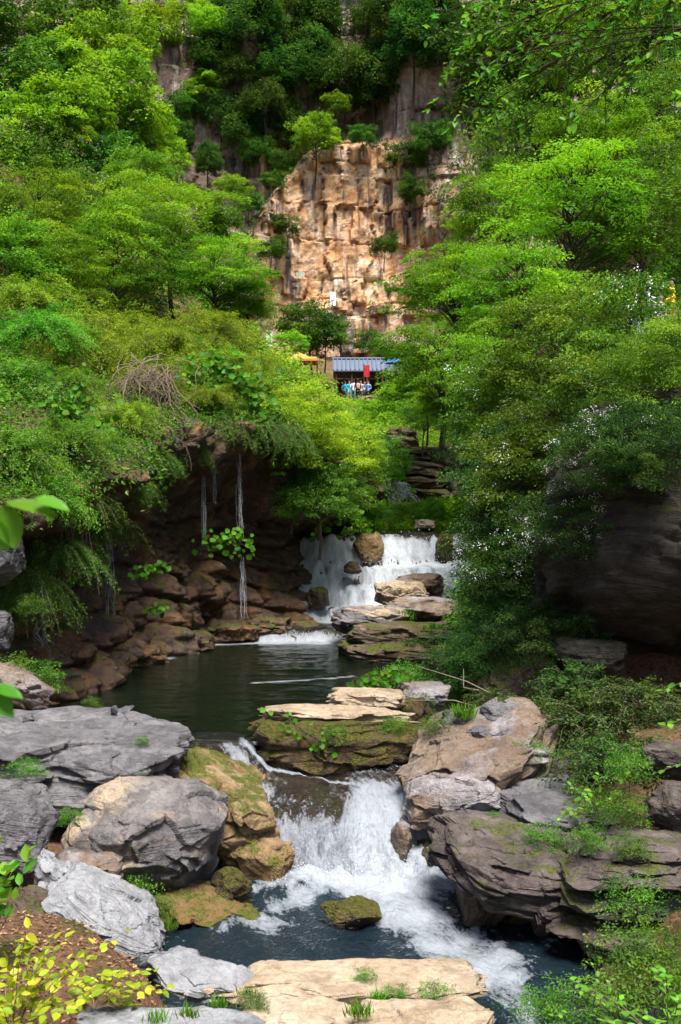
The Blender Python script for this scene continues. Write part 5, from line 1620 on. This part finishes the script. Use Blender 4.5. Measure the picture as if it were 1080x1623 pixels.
vine("dark green broad-leaved vine hanging beside the dripping strands", [(330, 570, 28.4), (370, 590, 28.5), (405, 630, 28.8), (420, 665, 28.9)], 0, 247, 0.172, 1, jitter=20)
vine("broad-leaved vine curtain over the first drips", [(310, 580, 28.0), (325, 630, 28.0), (335, 670, 28.1)], 0, 133, 0.158, 2, jitter=14)
vine("broad-leaved vine spilling down left of the dark wall", [(90, 610, 22.2), (120, 660, 22.3), (150, 710, 22.5), (165, 760, 22.7)], 0, 247, 0.145, 3, jitter=22)
vine("small vine spray at the left end of the dark wall", [(100, 690, 21.8), (140, 740, 22.2), (172, 790, 22.5)], 0, 114, 0.112, 4, jitter=14)
vine("broad-leaved vine under the yellow-green layered tree", [(470, 770, 31.2), (510, 800, 31.6), (545, 830, 32.4)], 0, 190, 0.158, 5, jitter=24)
vine("vine trailing from the wall top next to the yellow tree", [(445, 690, 30.6), (470, 730, 30.9), (490, 780, 31.2)], 0, 152, 0.158, 6, jitter=18)
vine("patch of round leaves on the lower part of the dripping wall", [(330, 860, 27.9), (365, 850, 28.0), (395, 870, 28.3)], 0, 76, 0.145, 7, jitter=14)
vine("round leaves growing on the orange rock step of the wall", [(212, 905, 24.9), (240, 900, 25.2), (265, 895, 25.6)], 0, 49, 0.125, 8, jitter=7)
vine("single trail of leaves in the middle of the dark wall", [(245, 730, 25.5), (252, 765, 25.4)], 0, 34, 0.132, 9, jitter=9)
vine("few round leaves low on the wall above the pool", [(235, 965, 25.0), (262, 960, 25.4)], 0, 22, 0.119, 10, jitter=6)
vine("leaf trail beside the roots in the left hollow", [(112, 905, 21.2), (118, 925, 21.1)], 0, 19, 0.112, 11, jitter=7)
vine("round leaves trailing over the mossy island's front", [(436, 1128, 15.95), (470, 1150, 15.85), (500, 1170, 15.8), (520, 1185, 15.8)], 0, 30, 0.073, 12, jitter=12)
vine("large green leaves clustered behind the island slabs", [(565, 1085, 18.3), (600, 1075, 18.6), (640, 1078, 18.9)], 0, 83, 0.099, 13, jitter=10)
vine("hanging leaf trail at the undercut beneath the dark ledge", [(885, 1420, 11.9), (895, 1440, 11.9)], 0, 15, 0.066, 14, jitter=6)
vine("bright green leaves on the far ledges by the twin falls", [(615, 740, 47.6), (628, 760, 47.4), (640, 775, 47.2)], 0, 76, 0.224, 15, jitter=8)


def sprig(label, stems, leaves_per, L, protos, seed, name="leafy_sprig", cat="sprig", mat='twig', r=0.004, spread=0.25, upn=1.0):
    """stems: list of polylines of photo points; leaves along them in pairs"""
    rng = np.random.default_rng(seed)
    base = at(*stems[0][0])
    o = thing(name, label, cat, base)
    S = Soup()
    todo = []
    for st in stems:
        Q = np.array([at(*p) for p in st])
        tt = np.linspace(0, len(Q) - 1, 12)
        pa = np.stack([np.interp(tt, np.arange(len(Q)), Q[:, c]) for c in range(3)], 1)
        S.tube(pa - base, np.linspace(r, r * 0.35, 12), 5)
        u = np.linspace(0.25, 1, leaves_per) * (len(Q) - 1)
        for k, uu in enumerate(u):
            p = np.array([np.interp(uu, np.arange(len(Q)), Q[:, c]) for c in range(3)])
            tg = norm(np.array([np.interp(uu + 0.1, np.arange(len(Q)), Q[:, c]) - np.interp(uu - 0.1, np.arange(len(Q)), Q[:, c]) for c in range(3)])[None])[0]
            sd = np.cross(tg, [0, 0, 1.0]) * (1 if k % 2 else -1)
            todo.append((p, tg * 0.5 + sd + rng.normal(0, spread, 3), np.array([0, -0.35, upn]) + rng.normal(0, 0.3, 3), L * rng.uniform(0.65, 1.2)))
    link("stems", S.mesh("sprig_stems", M[mat]), o)
    for p, d, n, l in todo:
        add_leaf(o, base, protos[rng.integers(len(protos))], p, d, n, l)
    return o


def rnd_stems(seed, root, n, dx, dy, dD):
    rng = np.random.default_rng(seed)
    out = []
    for _ in range(n):
        ex, ey, eD = root[0] + rng.uniform(*dx), root[1] + rng.uniform(*dy), root[2] + rng.uniform(*dD)
        mx, my = (root[0] + ex) / 2 + rng.normal(0, 12), (root[1] + ey) / 2 - rng.uniform(5, 35)
        out.append([root, (mx, my, (root[2] + eD) / 2), (ex, ey, eD)])
    return out


sprig("bush with bright yellow young leaves in the bottom left corner", rnd_stems(1, (20, 1650, 7.6), 24, (-40, 200), (-180, -40), (-0.6, 0.6)), 9, 0.085, YLEAF, 1, "yellow_leaved_bush", "bush")
sprig("low yellow-leaved sprays on the litter in the left foreground", rnd_stems(2, (150, 1600, 8.4), 14, (-60, 130), (-70, -5), (-0.4, 0.5)), 8, 0.075, YLEAF, 2, "yellow_leaved_bush", "bush")
sprig("broad green leafed seedling at the left edge below the wedge boulder", rnd_stems(3, (-10, 1500, 8.8), 6, (0, 60), (-190, -60), (-0.3, 0.3)), 6, 0.13, GLEAF, 3, "green_seedling", "plant")
sprig("bright leafy sprays in the bottom right corner", rnd_stems(4, (1060, 1660, 8.4), 14, (-190, 40), (-130, -20), (-0.6, 0.5)), 8, 0.075, GLEAF, 4, "leafy_bush", "bush")
sprig("thin leaf sprays reaching over the water at bottom right", rnd_stems(5, (980, 1640, 9.0), 8, (-160, 10), (-110, -10), (-0.4, 0.4)), 8, 0.055, GLEAF, 5, "leafy_bush", "bush")
sprig("light green leaf spray beside the right boulders", rnd_stems(6, (950, 1300, 12.4), 9, (-70, 60), (-110, 0), (-0.4, 0.3)), 8, 0.075, GLEAF, 6)
sprig("light green twig entering at the right edge under the overhang", [[(1110, 1085, 9.5), (1085, 1080, 9.5), (1050, 1095, 9.5)], [(1110, 1150, 9.5), (1080, 1140, 9.5), (1055, 1150, 9.5)], [(1110, 1225, 9.5), (1080, 1210, 9.5), (1040, 1225, 9.5)]], 6, 0.075, GLEAF, 7)
sprig("light twig with pale leaves at the right edge near the top", [[(1110, 150, 14), (1085, 160, 14), (1055, 190, 14)], [(1110, 140, 14), (1080, 150, 14), (1062, 150, 14)]], 6, 0.14, GLEAF, 8)
near = [[(-260, 815, 2.0), (-60, 800, 1.9), (20, 805, 1.85)]]
o = sprig("blurred big leaves poking in at the left edge", near, 1, 0.01, GLEAF, 9, "near_branch", "branch", r=0.003)
bs = np.array(o.location)
for (px, py), d, n, L in (((5, 800), (0.25, 0.0, -0.9), (0.2, -1, 0.1), 0.075), ((10, 798), (1.0, 0, -0.15), (0, -0.35, 1), 0.085), ((55, 790), (1.0, 0, -0.25), (0.1, -0.45, 1), 0.06), ((-10, 820), (0.3, 0.0, -0.8), (-0.4, -1, 0.1), 0.06)):
    add_leaf(o, bs, GLEAF[1], at(px, py, 1.85), d, n, L)
o = sprig("blurred leaves at the left edge by the flat boulder", [[(-240, 1060, 2.0), (-80, 1080, 1.95), (0, 1090, 1.9)]], 1, 0.01, GLEAF, 10, "near_branch", "branch", r=0.003)
bs = np.array(o.location)
for (px, py), d, n, L in (((-12, 1088), (1.0, 0, -0.3), (0, -0.4, 1), 0.055), ((-15, 1100), (0.8, 0, -0.75), (0.5, -0.8, 0.5), 0.055)):
    add_leaf(o, bs, GLEAF[0], at(px, py, 1.9), d, n, L)

# two leafy boughs reaching in from the top right
rngb = np.random.default_rng(12)
BLEAF = [leaf_proto("bough_leaf", LF['fresh'], t, 0.27) for t in (0.2, 0.45, 0.7)]


def bough(label, root, ends, seed):
    st = []
    for ex, ey, eD in ends:
        m = (root[0] * 0.45 + ex * 0.55, (root[1] + ey) / 2 - rngb.uniform(5, 30), (root[2] + eD) / 2)
        st.append([root, m, (ex, ey, eD), (ex - 22, ey + 26, eD)])
        for _ in range(2):
            st.append([m, ((m[0] + ex) / 2, (m[1] + ey) / 2 + rngb.uniform(-15, 15), eD), (ex + rngb.uniform(-30, 70), ey + rngb.uniform(5, 60), eD + rngb.uniform(-0.3, 0.3))])
    return sprig(label, st, 290 // len(st), 0.135, BLEAF, seed, "leafy_bough", "bough", 'bark', r=0.010, spread=0.6)


bough("upper leafy bough drooping in from the top right corner", (1100, -30, 13.8), [(745, 60, 15.4), (800, 30, 15.2), (860, 90, 15), (930, 60, 14.5), (1000, 110, 14), (780, 100, 15)], 11)
bough("lower leafy bough with hanging tips left of the lime treetop", (1100, 40, 13.6), [(700, 150, 15.6), (735, 175, 15.4), (790, 170, 15.2), (850, 175, 15), (920, 165, 14.5), (720, 110, 15.6)], 12)
bough("leafy bough along the top edge at right", (1100, -70, 13.4), [(700, 20, 15.6), (760, 5, 15.4), (840, 20, 15.2), (900, 10, 14.6), (980, 30, 14), (1050, 60, 13.8)], 13)


def dead_thicket():
    rng = np.random.default_rng(6)
    base = at(225, 590, 27.6)
    o = thing("dead_branches", "tangle of bare dry twigs drooping over the dark left hollow", "branches", base)
    for k in range(60):
        a = at(rng.uniform(185, 285), rng.uniform(560, 610), rng.uniform(27.0, 28.0)) - base
        e = at(rng.uniform(165, 320), rng.uniform(590, 705), rng.uniform(25.8, 27.4)) - base
        t = np.linspace(0, 1, 9)[:, None]
        m = (a + e) / 2 + np.array([rng.normal(0, 0.35), -0.2, rng.uniform(0.1, 0.5)])
        p = (1 - t) ** 2 * a + 2 * t * (1 - t) * m + t ** 2 * e + np.cumsum(rng.normal(0, 0.045, (9, 3)), 0)
        S = Soup()
        S.tube(p, np.linspace(0.013, 0.004, 9), 4)
        for j in range(3):
            q0 = p[rng.integers(3, 8)]
            q1 = q0 + rng.normal(0, 0.22, 3) + np.array([0, 0, -0.2])
            S.tube(np.linspace(q0, q1, 3), [0.008, 0.006, 0.004], 3)
        link("branch", S.mesh("dead_branch", M['twig']), o)


dead_thicket()


def hanging_roots(label, x0, x1, y0, y1, D, n, seed):
    rng = np.random.default_rng(seed)
    base = at((x0 + x1) / 2, y0, D)
    o = thing("hanging_roots", label, "roots", base)
    for k in range(n):
        px = rng.uniform(x0, x1)
        a, e = at(px, y0 + rng.uniform(-10, 20), D) - base, at(px + rng.normal(0, 14), rng.uniform(y0 * 0.4 + y1 * 0.6, y1), D - 0.1) - base
        t = np.linspace(0, 1, 10)[:, None]
        p = a + (e - a) * t + np.cumsum(rng.normal(0, 0.02, (10, 3)), 0)
        S = Soup()
        S.tube(p, np.linspace(0.012, 0.004, 10), 4)
        link("root", S.mesh("root", M['twig']), o)


hanging_roots("thin pale roots dangling in the left hollow", 70, 140, 820, 940, 20.2, 16, 1)
hanging_roots("thin roots dangling under the vine left of the drips", 180, 300, 660, 760, 26.2, 12, 2)
tw = [[(800, 1110, 17.0), (740, 1080, 17.4), (660, 1055, 18.0)], [(790, 1130, 17.0), (720, 1110, 17.2), (650, 1110, 17.6)], [(795, 1100, 17.2), (735, 1090, 17.3), (735, 1060, 17.5)]]
S = Soup()
b0 = at(*tw[0][0])
for s_ in tw:
    Q = np.array([at(*p) for p in s_]) - b0
    tt = np.linspace(0, 2, 9)
    S.tube(np.stack([np.interp(tt, np.arange(3), Q[:, c]) for c in range(3)], 1), np.linspace(0.012, 0.004, 9), 4)
tag(link("bare_twig", S.mesh("bare_twig", M['palebark']), loc=b0), "bare pale twigs reaching out behind the mossy island", "twig")


# grass tufts
def grass_tuft(label, px, py, D, n, h, seed, mat='fresh'):
    rng = np.random.default_rng(seed)
    base = at(px, py, D)
    a = rng.uniform(0, 2 * np.pi, n)
    P = np.stack([rng.normal(0, h * 0.35, n), rng.normal(0, h * 0.25, n), np.zeros(n)], 1)
    d = np.stack([np.cos(a) * 0.5, np.sin(a) * 0.5, np.ones(n)], 1)
    nn = np.stack([np.cos(a), np.sin(a), np.full(n, 0.2)], 1)
    V, f, t = leaves(P, d, nn, h * rng.uniform(0.5, 1.2, n), 0.045, rng.uniform(0.2, 0.9, n), fold=0.02)
    tag(link("grass_tuft", mesh_np("grass_tuft", V, f, LF[mat], smooth=False, attrs={"tint": t}), loc=base), label, "grass")


for i, (px, py, D, n, h, lab) in enumerate([
        (568, 1612, 8.75, 110, 0.13, "grass in the crack between the two front tan slabs"), (600, 1586, 9.2, 80, 0.10, "grass further along the crack of the tan slabs"), (300, 1618, 8.4, 80, 0.13, "grass tuft on the pale slab at the bottom edge"),
        (250, 1622, 8.3, 60, 0.12, "left grass tuft on the pale slab at the bottom edge"), (345, 1600, 8.8, 70, 0.12, "grass tuft between pale slab and low grey slab"), (270, 1475, 11.6, 50, 0.12, "thin grass beside the pale rock's water end"),
        (390, 1580, 9.1, 50, 0.10, "grass at the right tip of the low grey slab"), (735, 1140, 15.6, 160, 0.22, "grass behind the grey stone left of the heap"), (690, 1010, 26.0, 200, 0.35, "pale grass on the pool ledges"),
        (640, 985, 27.4, 160, 0.30, "short grass on the grey upper slab of the ledges"), (160, 1585, 9.0, 60, 0.10, "grass on the litter in the left foreground")]):
    grass_tuft(lab, px, py, D, n, h, 40 + i)


def litter():
    """fallen leaves on the foreground bank"""
    rng = np.random.default_rng(15)
    n = 5200
    D = rng.uniform(6.5, 13.0, n)
    x = (rng.uniform(-60, 420, n) - CX) / F * D
    z = ground_z(x, D) + 0.006
    P = np.stack([x, D, z], 1)
    a = rng.uniform(0, 2 * np.pi, n)
    d = np.stack([np.cos(a), np.sin(a), rng.normal(0, 0.25, n)], 1)
    nn = np.array([0, 0, 1.0]) + rng.normal(0, 0.35, (n, 3))
    V, f, t = leaves(P, d, nn, rng.uniform(0.02, 0.055, n), 0.3, rng.uniform(0, 1, n))
    t_ = NT("dry_fallen_leaves")
    c = t_.ramp(t_.attr("tint"), [(0.0, (0.07, 0.03, 0.015)), (0.5, (0.20, 0.10, 0.05)), (1.0, (0.36, 0.22, 0.13))])
    me = mesh_np("leaf_litter", V, f, t_.done(t_.principled(c, 0.85)), smooth=False, attrs={"tint": t})
    tag(link("leaf_litter", me), "brown fallen leaves on the foreground bank", "leaf litter", kind="stuff")


litter()

# ================================================================== the huts, signs and people beyond the stream
M['roof_tile'] = plain("blue_grey_roof_tiles", (0.10, 0.125, 0.18), 0.6)
M['wood'] = plain("dark_red_wood", (0.10, 0.045, 0.028), 0.7)
M['canopy'] = plain("orange_canvas", (0.52, 0.24, 0.05), 0.8)
M['signwhite'] = plain("white_board", (0.74, 0.76, 0.76), 0.6)
M['signgreen'] = plain("pale_green_board", (0.45, 0.58, 0.42), 0.6)
M['red'] = plain("red_cloth", (0.50, 0.02, 0.03), 0.7)
M['blue'] = plain("blue_plastic", (0.04, 0.16, 0.34), 0.5)
M['stone'] = M['tan']


def hut(label, px0, px1, py_ridge, py_eave, D, depth):
    """an open shed: tiled pitched roof on posts, back wall"""
    a, b = at(px0, py_eave, D), at(px1, py_eave, D)
    L = b[0] - a[0]
    ze, zr = a[2], at(px0, py_ridge, D + depth / 2)[2]
    g = min(gz(a[0], D), gz(b[0], D))
    o = thing("open_hut", label, "hut", (a[0], D, g))
    e, r = ze - g, zr - g
    S = Soup()
    th = 0.07
    ins = min(0.9, L * 0.2)
    V = [(0, 0, e), (L, 0, e), (L - 0.0, depth / 2, r), (-ins * 0 + 0.0, depth / 2, r), (0, depth, e), (L, depth, e)]
    V = np.array(V)
    Vl = V - np.array([0, 0, th])
    S.add(np.concatenate([V, Vl]), [[0, 1, 2, 3], [3, 2, 5, 4], [6, 9, 8, 7], [9, 10, 11, 8], [0, 6, 7, 1], [4, 5, 11, 10], [1, 7, 8, 2], [2, 8, 11, 5], [0, 3, 9, 6], [3, 4, 10, 9]])
    roof = link("roof", S.mesh("hut_roof", M['roof_tile'], False), o)
    n = max(3, int(L / 0.32))
    Sr = Soup()
    Sr.tube(np.array([[0, 0, e + 0.02], [0, depth / 2, r + 0.03]]), 0.05, 6)
    rib = Sr.mesh("roof_rib", M['roof_tile'])
    for k in range(n + 1):
        link("roof_rib", rib, roof, (L * k / n, 0, 0.02))
    Sr = Soup()
    Sr.tube(np.array([[-0.1, depth / 2, r + 0.08], [L + 0.1, depth / 2, r + 0.08]]), 0.09, 6)
    link("ridge", Sr.mesh("roof_ridge", M['roof_tile']), roof)
    for k in range(4):
        for y in (0.25, depth - 0.25):
            Sp = Soup()
            Sp.tube(np.array([[0.25 + (L - 0.5) * k / 3, y, -0.3], [0.25 + (L - 0.5) * k / 3, y, e - th + 0.02]]), 0.08, 8)
            link("post", Sp.mesh("hut_post", M['wood']), o)
    Sb = Soup()
    Sb.box((L / 2, depth - 0.1, e * 0.45), (L / 2 - 0.1, 0.04, e * 0.5))
    link("back_wall", Sb.mesh("hut_back", M['wood'], False), o)
    Sb = Soup()
    Sb.box((L / 2, 0.6, 0.45), (L / 2 - 0.6, 0.25, 0.45))
    link("counter", Sb.mesh("hut_counter", M['wood'], False), o)
    return o


hut("open hut with blue-grey tiled roof behind the people", 528, 612, 570, 587, 83, 4.5)
hut("low end of the tiled roof row at the right of the red flag", 606, 662, 575, 592, 84, 3.5)


def canopy():
    c = at(475, 572, 84)
    g = gz(c[0], 84)
    o = thing("canopy_tent", "orange pointed canopy tent left of the tiled hut", "canopy", (c[0], 84, g))
    h = c[2] - g
    S = Soup()
    w = 1.35
    ring = np.array([[-w, -w, h], [w, -w, h], [w, w, h], [-w, w, h]])
    mid = ring * np.array([0.45, 0.45, 1]) + np.array([0, 0, 0.28])
    apex = np.array([[0, 0, h + 0.62]])
    low = ring - np.array([0, 0, 0.16])
    V = np.concatenate([ring, mid, apex, low])
    S.add(V, [[0, 1, 5, 4], [1, 2, 6, 5], [2, 3, 7, 6], [3, 0, 4, 7], [9, 10, 1, 0], [10, 11, 2, 1], [11, 12, 3, 2], [12, 9, 0, 3]], [[4, 5, 8], [5, 6, 8], [6, 7, 8], [7, 4, 8]])
    link("cloth", S.mesh("canopy_cloth", M['canopy'], False), o)
    for x in (-w, w):
        for y in (-w, w):
            Sp = Soup()
            Sp.tube(np.array([[x * 0.97, y * 0.97, -0.2], [x * 0.97, y * 0.97, h]]), 0.04, 6)
            link("pole", Sp.mesh("canopy_pole", M['wood']), o)


canopy()


def board(label, px0, px1, py0, py1, D, mat, name="sign_board", lift=None):
    a, b = at(px0, py0, D), at(px1, py1, D)
    S = Soup()
    w, h = (b[0] - a[0]) / 2, (a[2] - b[2]) / 2
    S.box((0, 0, 0), (w, 0.03, h))
    o = thing(name, label, "sign", ((a[0] + b[0]) / 2, D, b[2]))
    link("panel", S.mesh("sign_panel", M[mat], False), o, (0, 0, h))
    S = Soup()
    for sx in (-1, 1):
        S.box((sx * (w + 0.02), 0, h), (0.02, 0.045, h + 0.04))
    for z in (-0.02, 2 * h + 0.02):
        S.box((0, 0, z), (w, 0.044, 0.02))
    link("frame", S.mesh("sign_frame", M['signwhite'], False), o)
    S = Soup()
    for sx in (-0.6, 0.6):
        S.tube(np.array([[sx * w, 0.03, h], [sx * w, 2.6, h]]), 0.025, 5)
    link("bracket", S.mesh("sign_bracket", M['wood']), o)


def face_D(px, py):
    x = (px - CX) / F * 103
    z = CZ - (py - CY) / F * 103
    xs_, zs_ = np.meshgrid(np.linspace(x - 0.6, x + 0.6, 7), np.linspace(z - 0.8, z + 0.8, 7))
    return float(cliff_D(xs_.ravel(), zs_.ravel())[0].min()) - 0.25


board("tall white sign fixed on the orange cliff above the rounded tree", 524, 532, 463, 484, face_D(528, 473), 'signwhite')
board("small pale green sign lying flat against the orange cliff", 471, 482, 432, 438, face_D(476, 435), 'signgreen')
board("tall pale green banner at the cliff's left foot", 423, 431, 525, 548, min(face_D(427, 536), 98), 'signgreen')


def flag():
    c = at(577, 592, 82)
    g = gz(c[0], 82)
    o = thing("red_flag", "red hanging flag in front of the hut", "flag", (c[0], 82, g))
    S = Soup()
    h = c[2] - g
    S.tube(np.array([[0, 0, -0.2], [0, 0, h + 0.7]]), 0.03, 6)
    link("pole", S.mesh("flag_pole", M['wood']), o)
    u, v = np.meshgrid(np.linspace(0, 0.38, 7), np.linspace(0, 1, 9), indexing='ij')
    V = xyz(u + 0.03, 0.06 * np.sin(u * 16 + v * 2), h + 0.6 - v * 0.85)
    sol = mesh_np("flag_cloth", V, grid_faces(7, 9), M['red'])
    link("cloth", sol, o)


flag()
c = at(628, 577, 82)
S = Soup()
S.tube(np.array([[0, 0, gz(c[0], 82) - c[2]], [0, 0, 0.5]]), 0.03, 6)
pr = thing("blue_umbrella", "blue umbrella at the right end of the hut roofs", "umbrella", (c[0], 82, gz(c[0], 82)))
h = c[2] - gz(c[0], 82)
link("pole", S.mesh("umbrella_pole", M['wood']), pr, (0, 0, h))
S = Soup()
ang = np.linspace(0, 2 * np.pi, 8, endpoint=False)
V = np.concatenate([[[0, 0, 0.5]], np.stack([np.cos(ang) * 0.5, np.sin(ang) * 0.5, 0 * ang + 0.36], 1), np.stack([np.cos(ang) * 0.85, np.sin(ang) * 0.85, 0 * ang + 0.05], 1)])
S.add(V, [[1 + i, 9 + i, 9 + (i + 1) % 8, 1 + (i + 1) % 8] for i in range(8)], [[0, 1 + i, 1 + (i + 1) % 8] for i in range(8)])
link("canopy", S.mesh("umbrella_canopy", M['blue'], False), pr, (0, 0, h))

# the flat stone the people stand by
rock("slab", "flat tan stone at the feet of the far people", (568, 600, 629, 643), 78.5, 1.2, 'tan', 120, 0.1, cat="slab", p=5, cuts=8, rough=0.06, level=5, hz=0.35)
rock("boulder", "square stone pillar at the cliff foot beside the hut roof", (538, 560, 520, 568), 96, 0.8, 'tanwall', 121, 0.1, p=7, cuts=8, rough=0.05, level=5, strata=0.08)


# ------------------------------------------------------------------ people
COLR = {}


def cloth(c):
    k = tuple(c)
    if k not in COLR:
        COLR[k] = plain("cloth_%d" % len(COLR), c, 0.85)
    return COLR[k]


SKIN = plain("skin", (0.50, 0.31, 0.22), 0.6)
HAIR = plain("dark_hair", (0.02, 0.016, 0.014), 0.6)


def person(label, pos, top, legs, face=0.0, stride=0.12, arm=0.25, height=1.66, shoes=(0.05, 0.05, 0.05), bag=None, group="people far up the gorge"):
    k = height / 1.7
    J = {'pelvis': (0, 0, .93), 'waist': (0, 0, 1.08), 'chest': (0, -.01, 1.28), 'neck': (0, 0, 1.45), 'headb': (0, -.015, 1.52), 'head': (0, -.02, 1.60), 'crown': (0, -.01, 1.68)}
    R = {'pelvis': .145, 'waist': .125, 'chest': .15, 'neck': .055, 'headb': .07, 'head': .098, 'crown': .06}
    E = [('pelvis', 'waist', 't'), ('waist', 'chest', 't'), ('chest', 'neck', 't'), ('neck', 'headb', 's'), ('headb', 'head', 's'), ('head', 'crown', 'h')]
    for s, nm in ((-1, 'l'), (1, 'r')):
        f = stride * s
        J.update({nm + 'hip': (s * .09, 0, .88), nm + 'knee': (s * .10, -f * .6 - .02, .49), nm + 'ankle': (s * .105, -f + .03, .09), nm + 'toe': (s * .115, -f - .14, .04),
                  nm + 'sho': (s * .185, 0, 1.39), nm + 'elb': (s * .235, f * .4, 1.12), nm + 'wri': (s * .225, f * .5 - arm, .92 + arm * .5), nm + 'hand': (s * .215, f * .5 - arm - .06, .86 + arm * .5)})
        R.update({nm + 'hip': .095, nm + 'knee': .06, nm + 'ankle': .042, nm + 'toe': .035, nm + 'sho': .065, nm + 'elb': .045, nm + 'wri': .032, nm + 'hand': .036})
        E += [('pelvis', nm + 'hip', 'l'), (nm + 'hip', nm + 'knee', 'l'), (nm + 'knee', nm + 'ankle', 'l'), (nm + 'ankle', nm + 'toe', 'f'),
              ('chest', nm + 'sho', 't'), (nm + 'sho', nm + 'elb', 't'), (nm + 'elb', nm + 'wri', 't'), (nm + 'wri', nm + 'hand', 's')]
    keys = list(J)
    me = bpy.data.meshes.new("skeleton")
    me.from_pydata([tuple(c * k for c in J[x]) for x in keys], [(keys.index(a), keys.index(b)) for a, b, _ in E], [])
    ob = bpy.data.objects.new("skeleton", me)
    COL.objects.link(ob)
    md = ob.modifiers.new("skin", 'SKIN')
    for i, x in enumerate(keys):
        sv = me.skin_vertices[0].data[i]
        sv.radius = (R[x] * k, R[x] * k * (0.72 if x in ('pelvis', 'waist', 'chest') else 1.0))
        sv.use_root = x == 'pelvis'
    ob.modifiers.new("sub", 'SUBSURF').levels = 1
    ob.modifiers["sub"].render_levels = 1
    dg = bpy.context.evaluated_depsgraph_get()
    body = bpy.data.meshes.new_from_object(ob.evaluated_get(dg))
    bpy.data.objects.remove(ob)
    body.name = "person_body"
    body.materials.clear()
    for m in (cloth(top), cloth(legs), SKIN, HAIR, cloth(shoes)):
        body.materials.append(m)
    ix = {'t': 0, 'l': 1, 's': 2, 'h': 3, 'f': 4}
    A = np.array([J[a] for a, _, _ in E]) * k
    B = np.array([J[b] for _, b, _ in E]) * k
    for p in body.polygons:
        c = np.array(p.center)
        t = np.clip(((c - A) * (B - A)).sum(1) / ((B - A) ** 2).sum(1), 0, 1)
        j = np.linalg.norm(c - A - (B - A) * t[:, None], axis=1).argmin()
        p.material_index = ix[E[j][2]]
        if E[j][2] == 's' and c[2] > 1.5 * k and c[1] > 0.035 * k:
            p.material_index = 3
        p.use_smooth = True
    o = thing("person", label, "person", pos, group, face)
    link("body", body, o)
    n, T_ = ico(3)
    V = n * np.array([.086, .095, .085]) * k + np.array([0, 0.008, 1.625]) * k
    keepf = T_[(V[T_].mean(1)[:, 2] > 1.65 * k) | (V[T_].mean(1)[:, 1] > 0.03 * k)]
    link("hair", mesh_np("hair", V, keepf, HAIR), o)
    if bag is not None:
        S_ = Soup()
        nb, Tb = ico(3)
        S_.add(np.sign(nb) * np.abs(nb) ** 0.6 * np.array([.14, .08, .2]) * k + np.array([0, .18, 1.2]) * k, Tb)
        link("backpack", S_.mesh("backpack", cloth(bag)), o)
    return o


PD = 80.0


def ped(px, py, D):
    c = at(px, py, D)
    return (c[0], D, gz(c[0], D))


for px, D, top, legs, face, bag, lab in [
        (547, 81.0, (0.03, 0.22, 0.42), (0.03, 0.035, 0.06), 2.6, None, "person in a blue jacket at the left of the far group"),
        (554, 80.0, (0.03, 0.36, 0.48), (0.30, 0.42, 0.44), 0.4, None, "person in a turquoise top and pale trousers among the far group"),
        (561, 79.6, (0.72, 0.68, 0.70), (0.10, 0.16, 0.24), 2.9, None, "person in a white top and blue trousers in the far group"),
        (567.5, 79.0, (0.02, 0.025, 0.06), (0.015, 0.015, 0.02), 3.3, (0.42, 0.30, 0.28), "person all in dark clothes with a light bag in the far group"),
        (572, 80.5, (0.55, 0.40, 0.42), (0.05, 0.05, 0.07), 0.2, None, "person in a pale pink top behind the dark-clothed one"),
        (578, 81.0, (0.03, 0.06, 0.12), (0.04, 0.045, 0.06), 0.6, None, "person in navy standing under the red flag"),
        (584, 80.6, (0.16, 0.30, 0.55), (0.02, 0.02, 0.03), 5.6, None, "person in a light blue shirt at the right of the far group")]:
    person(lab, ped(px, 620, D), top, legs, face, bag=bag)
PATH_D = 30.0
for px, py, D, top, legs, face, lab in [
        (1027, 470, 31, (0.60, 0.66, 0.76), (0.30, 0.33, 0.40), 1.2, "walker in white and pale blue on the path above the blossoms"),
        (1066, 470, 31, (0.75, 0.52, 0.02), (0.45, 0.13, 0.03), 4.4, "walker in a yellow jacket on the path at the right edge"),
        (1046, 495, 29.5, (0.50, 0.42, 0.48), (0.12, 0.12, 0.16), 0.5, "walker in a pale mauve top half hidden by the blossoming bush"),
        (1008, 490, 30, (0.30, 0.13, 0.06), (0.35, 0.40, 0.48), 2.4, "walker in rust brown beside the white-clad one")]:
    c = at(px, py, D)
    person(lab, (c[0], D, c[2] - 1.15), top, legs, face, group="walkers on the right path")
S = Soup()
a, b = at(960, 515, 30.2), at(1130, 512, 31)
tag(rock("path_ledge", "narrow rock ledge that carries the walkers on the right", (985, 1140, 535, 610), 30.6, 1.6, 'ledge', 130, 0.0, cat="ledge", p=8, cuts=6, cut=(0.9, 1.0), rough=0.03, level=5, hz=0.6), kind="structure")
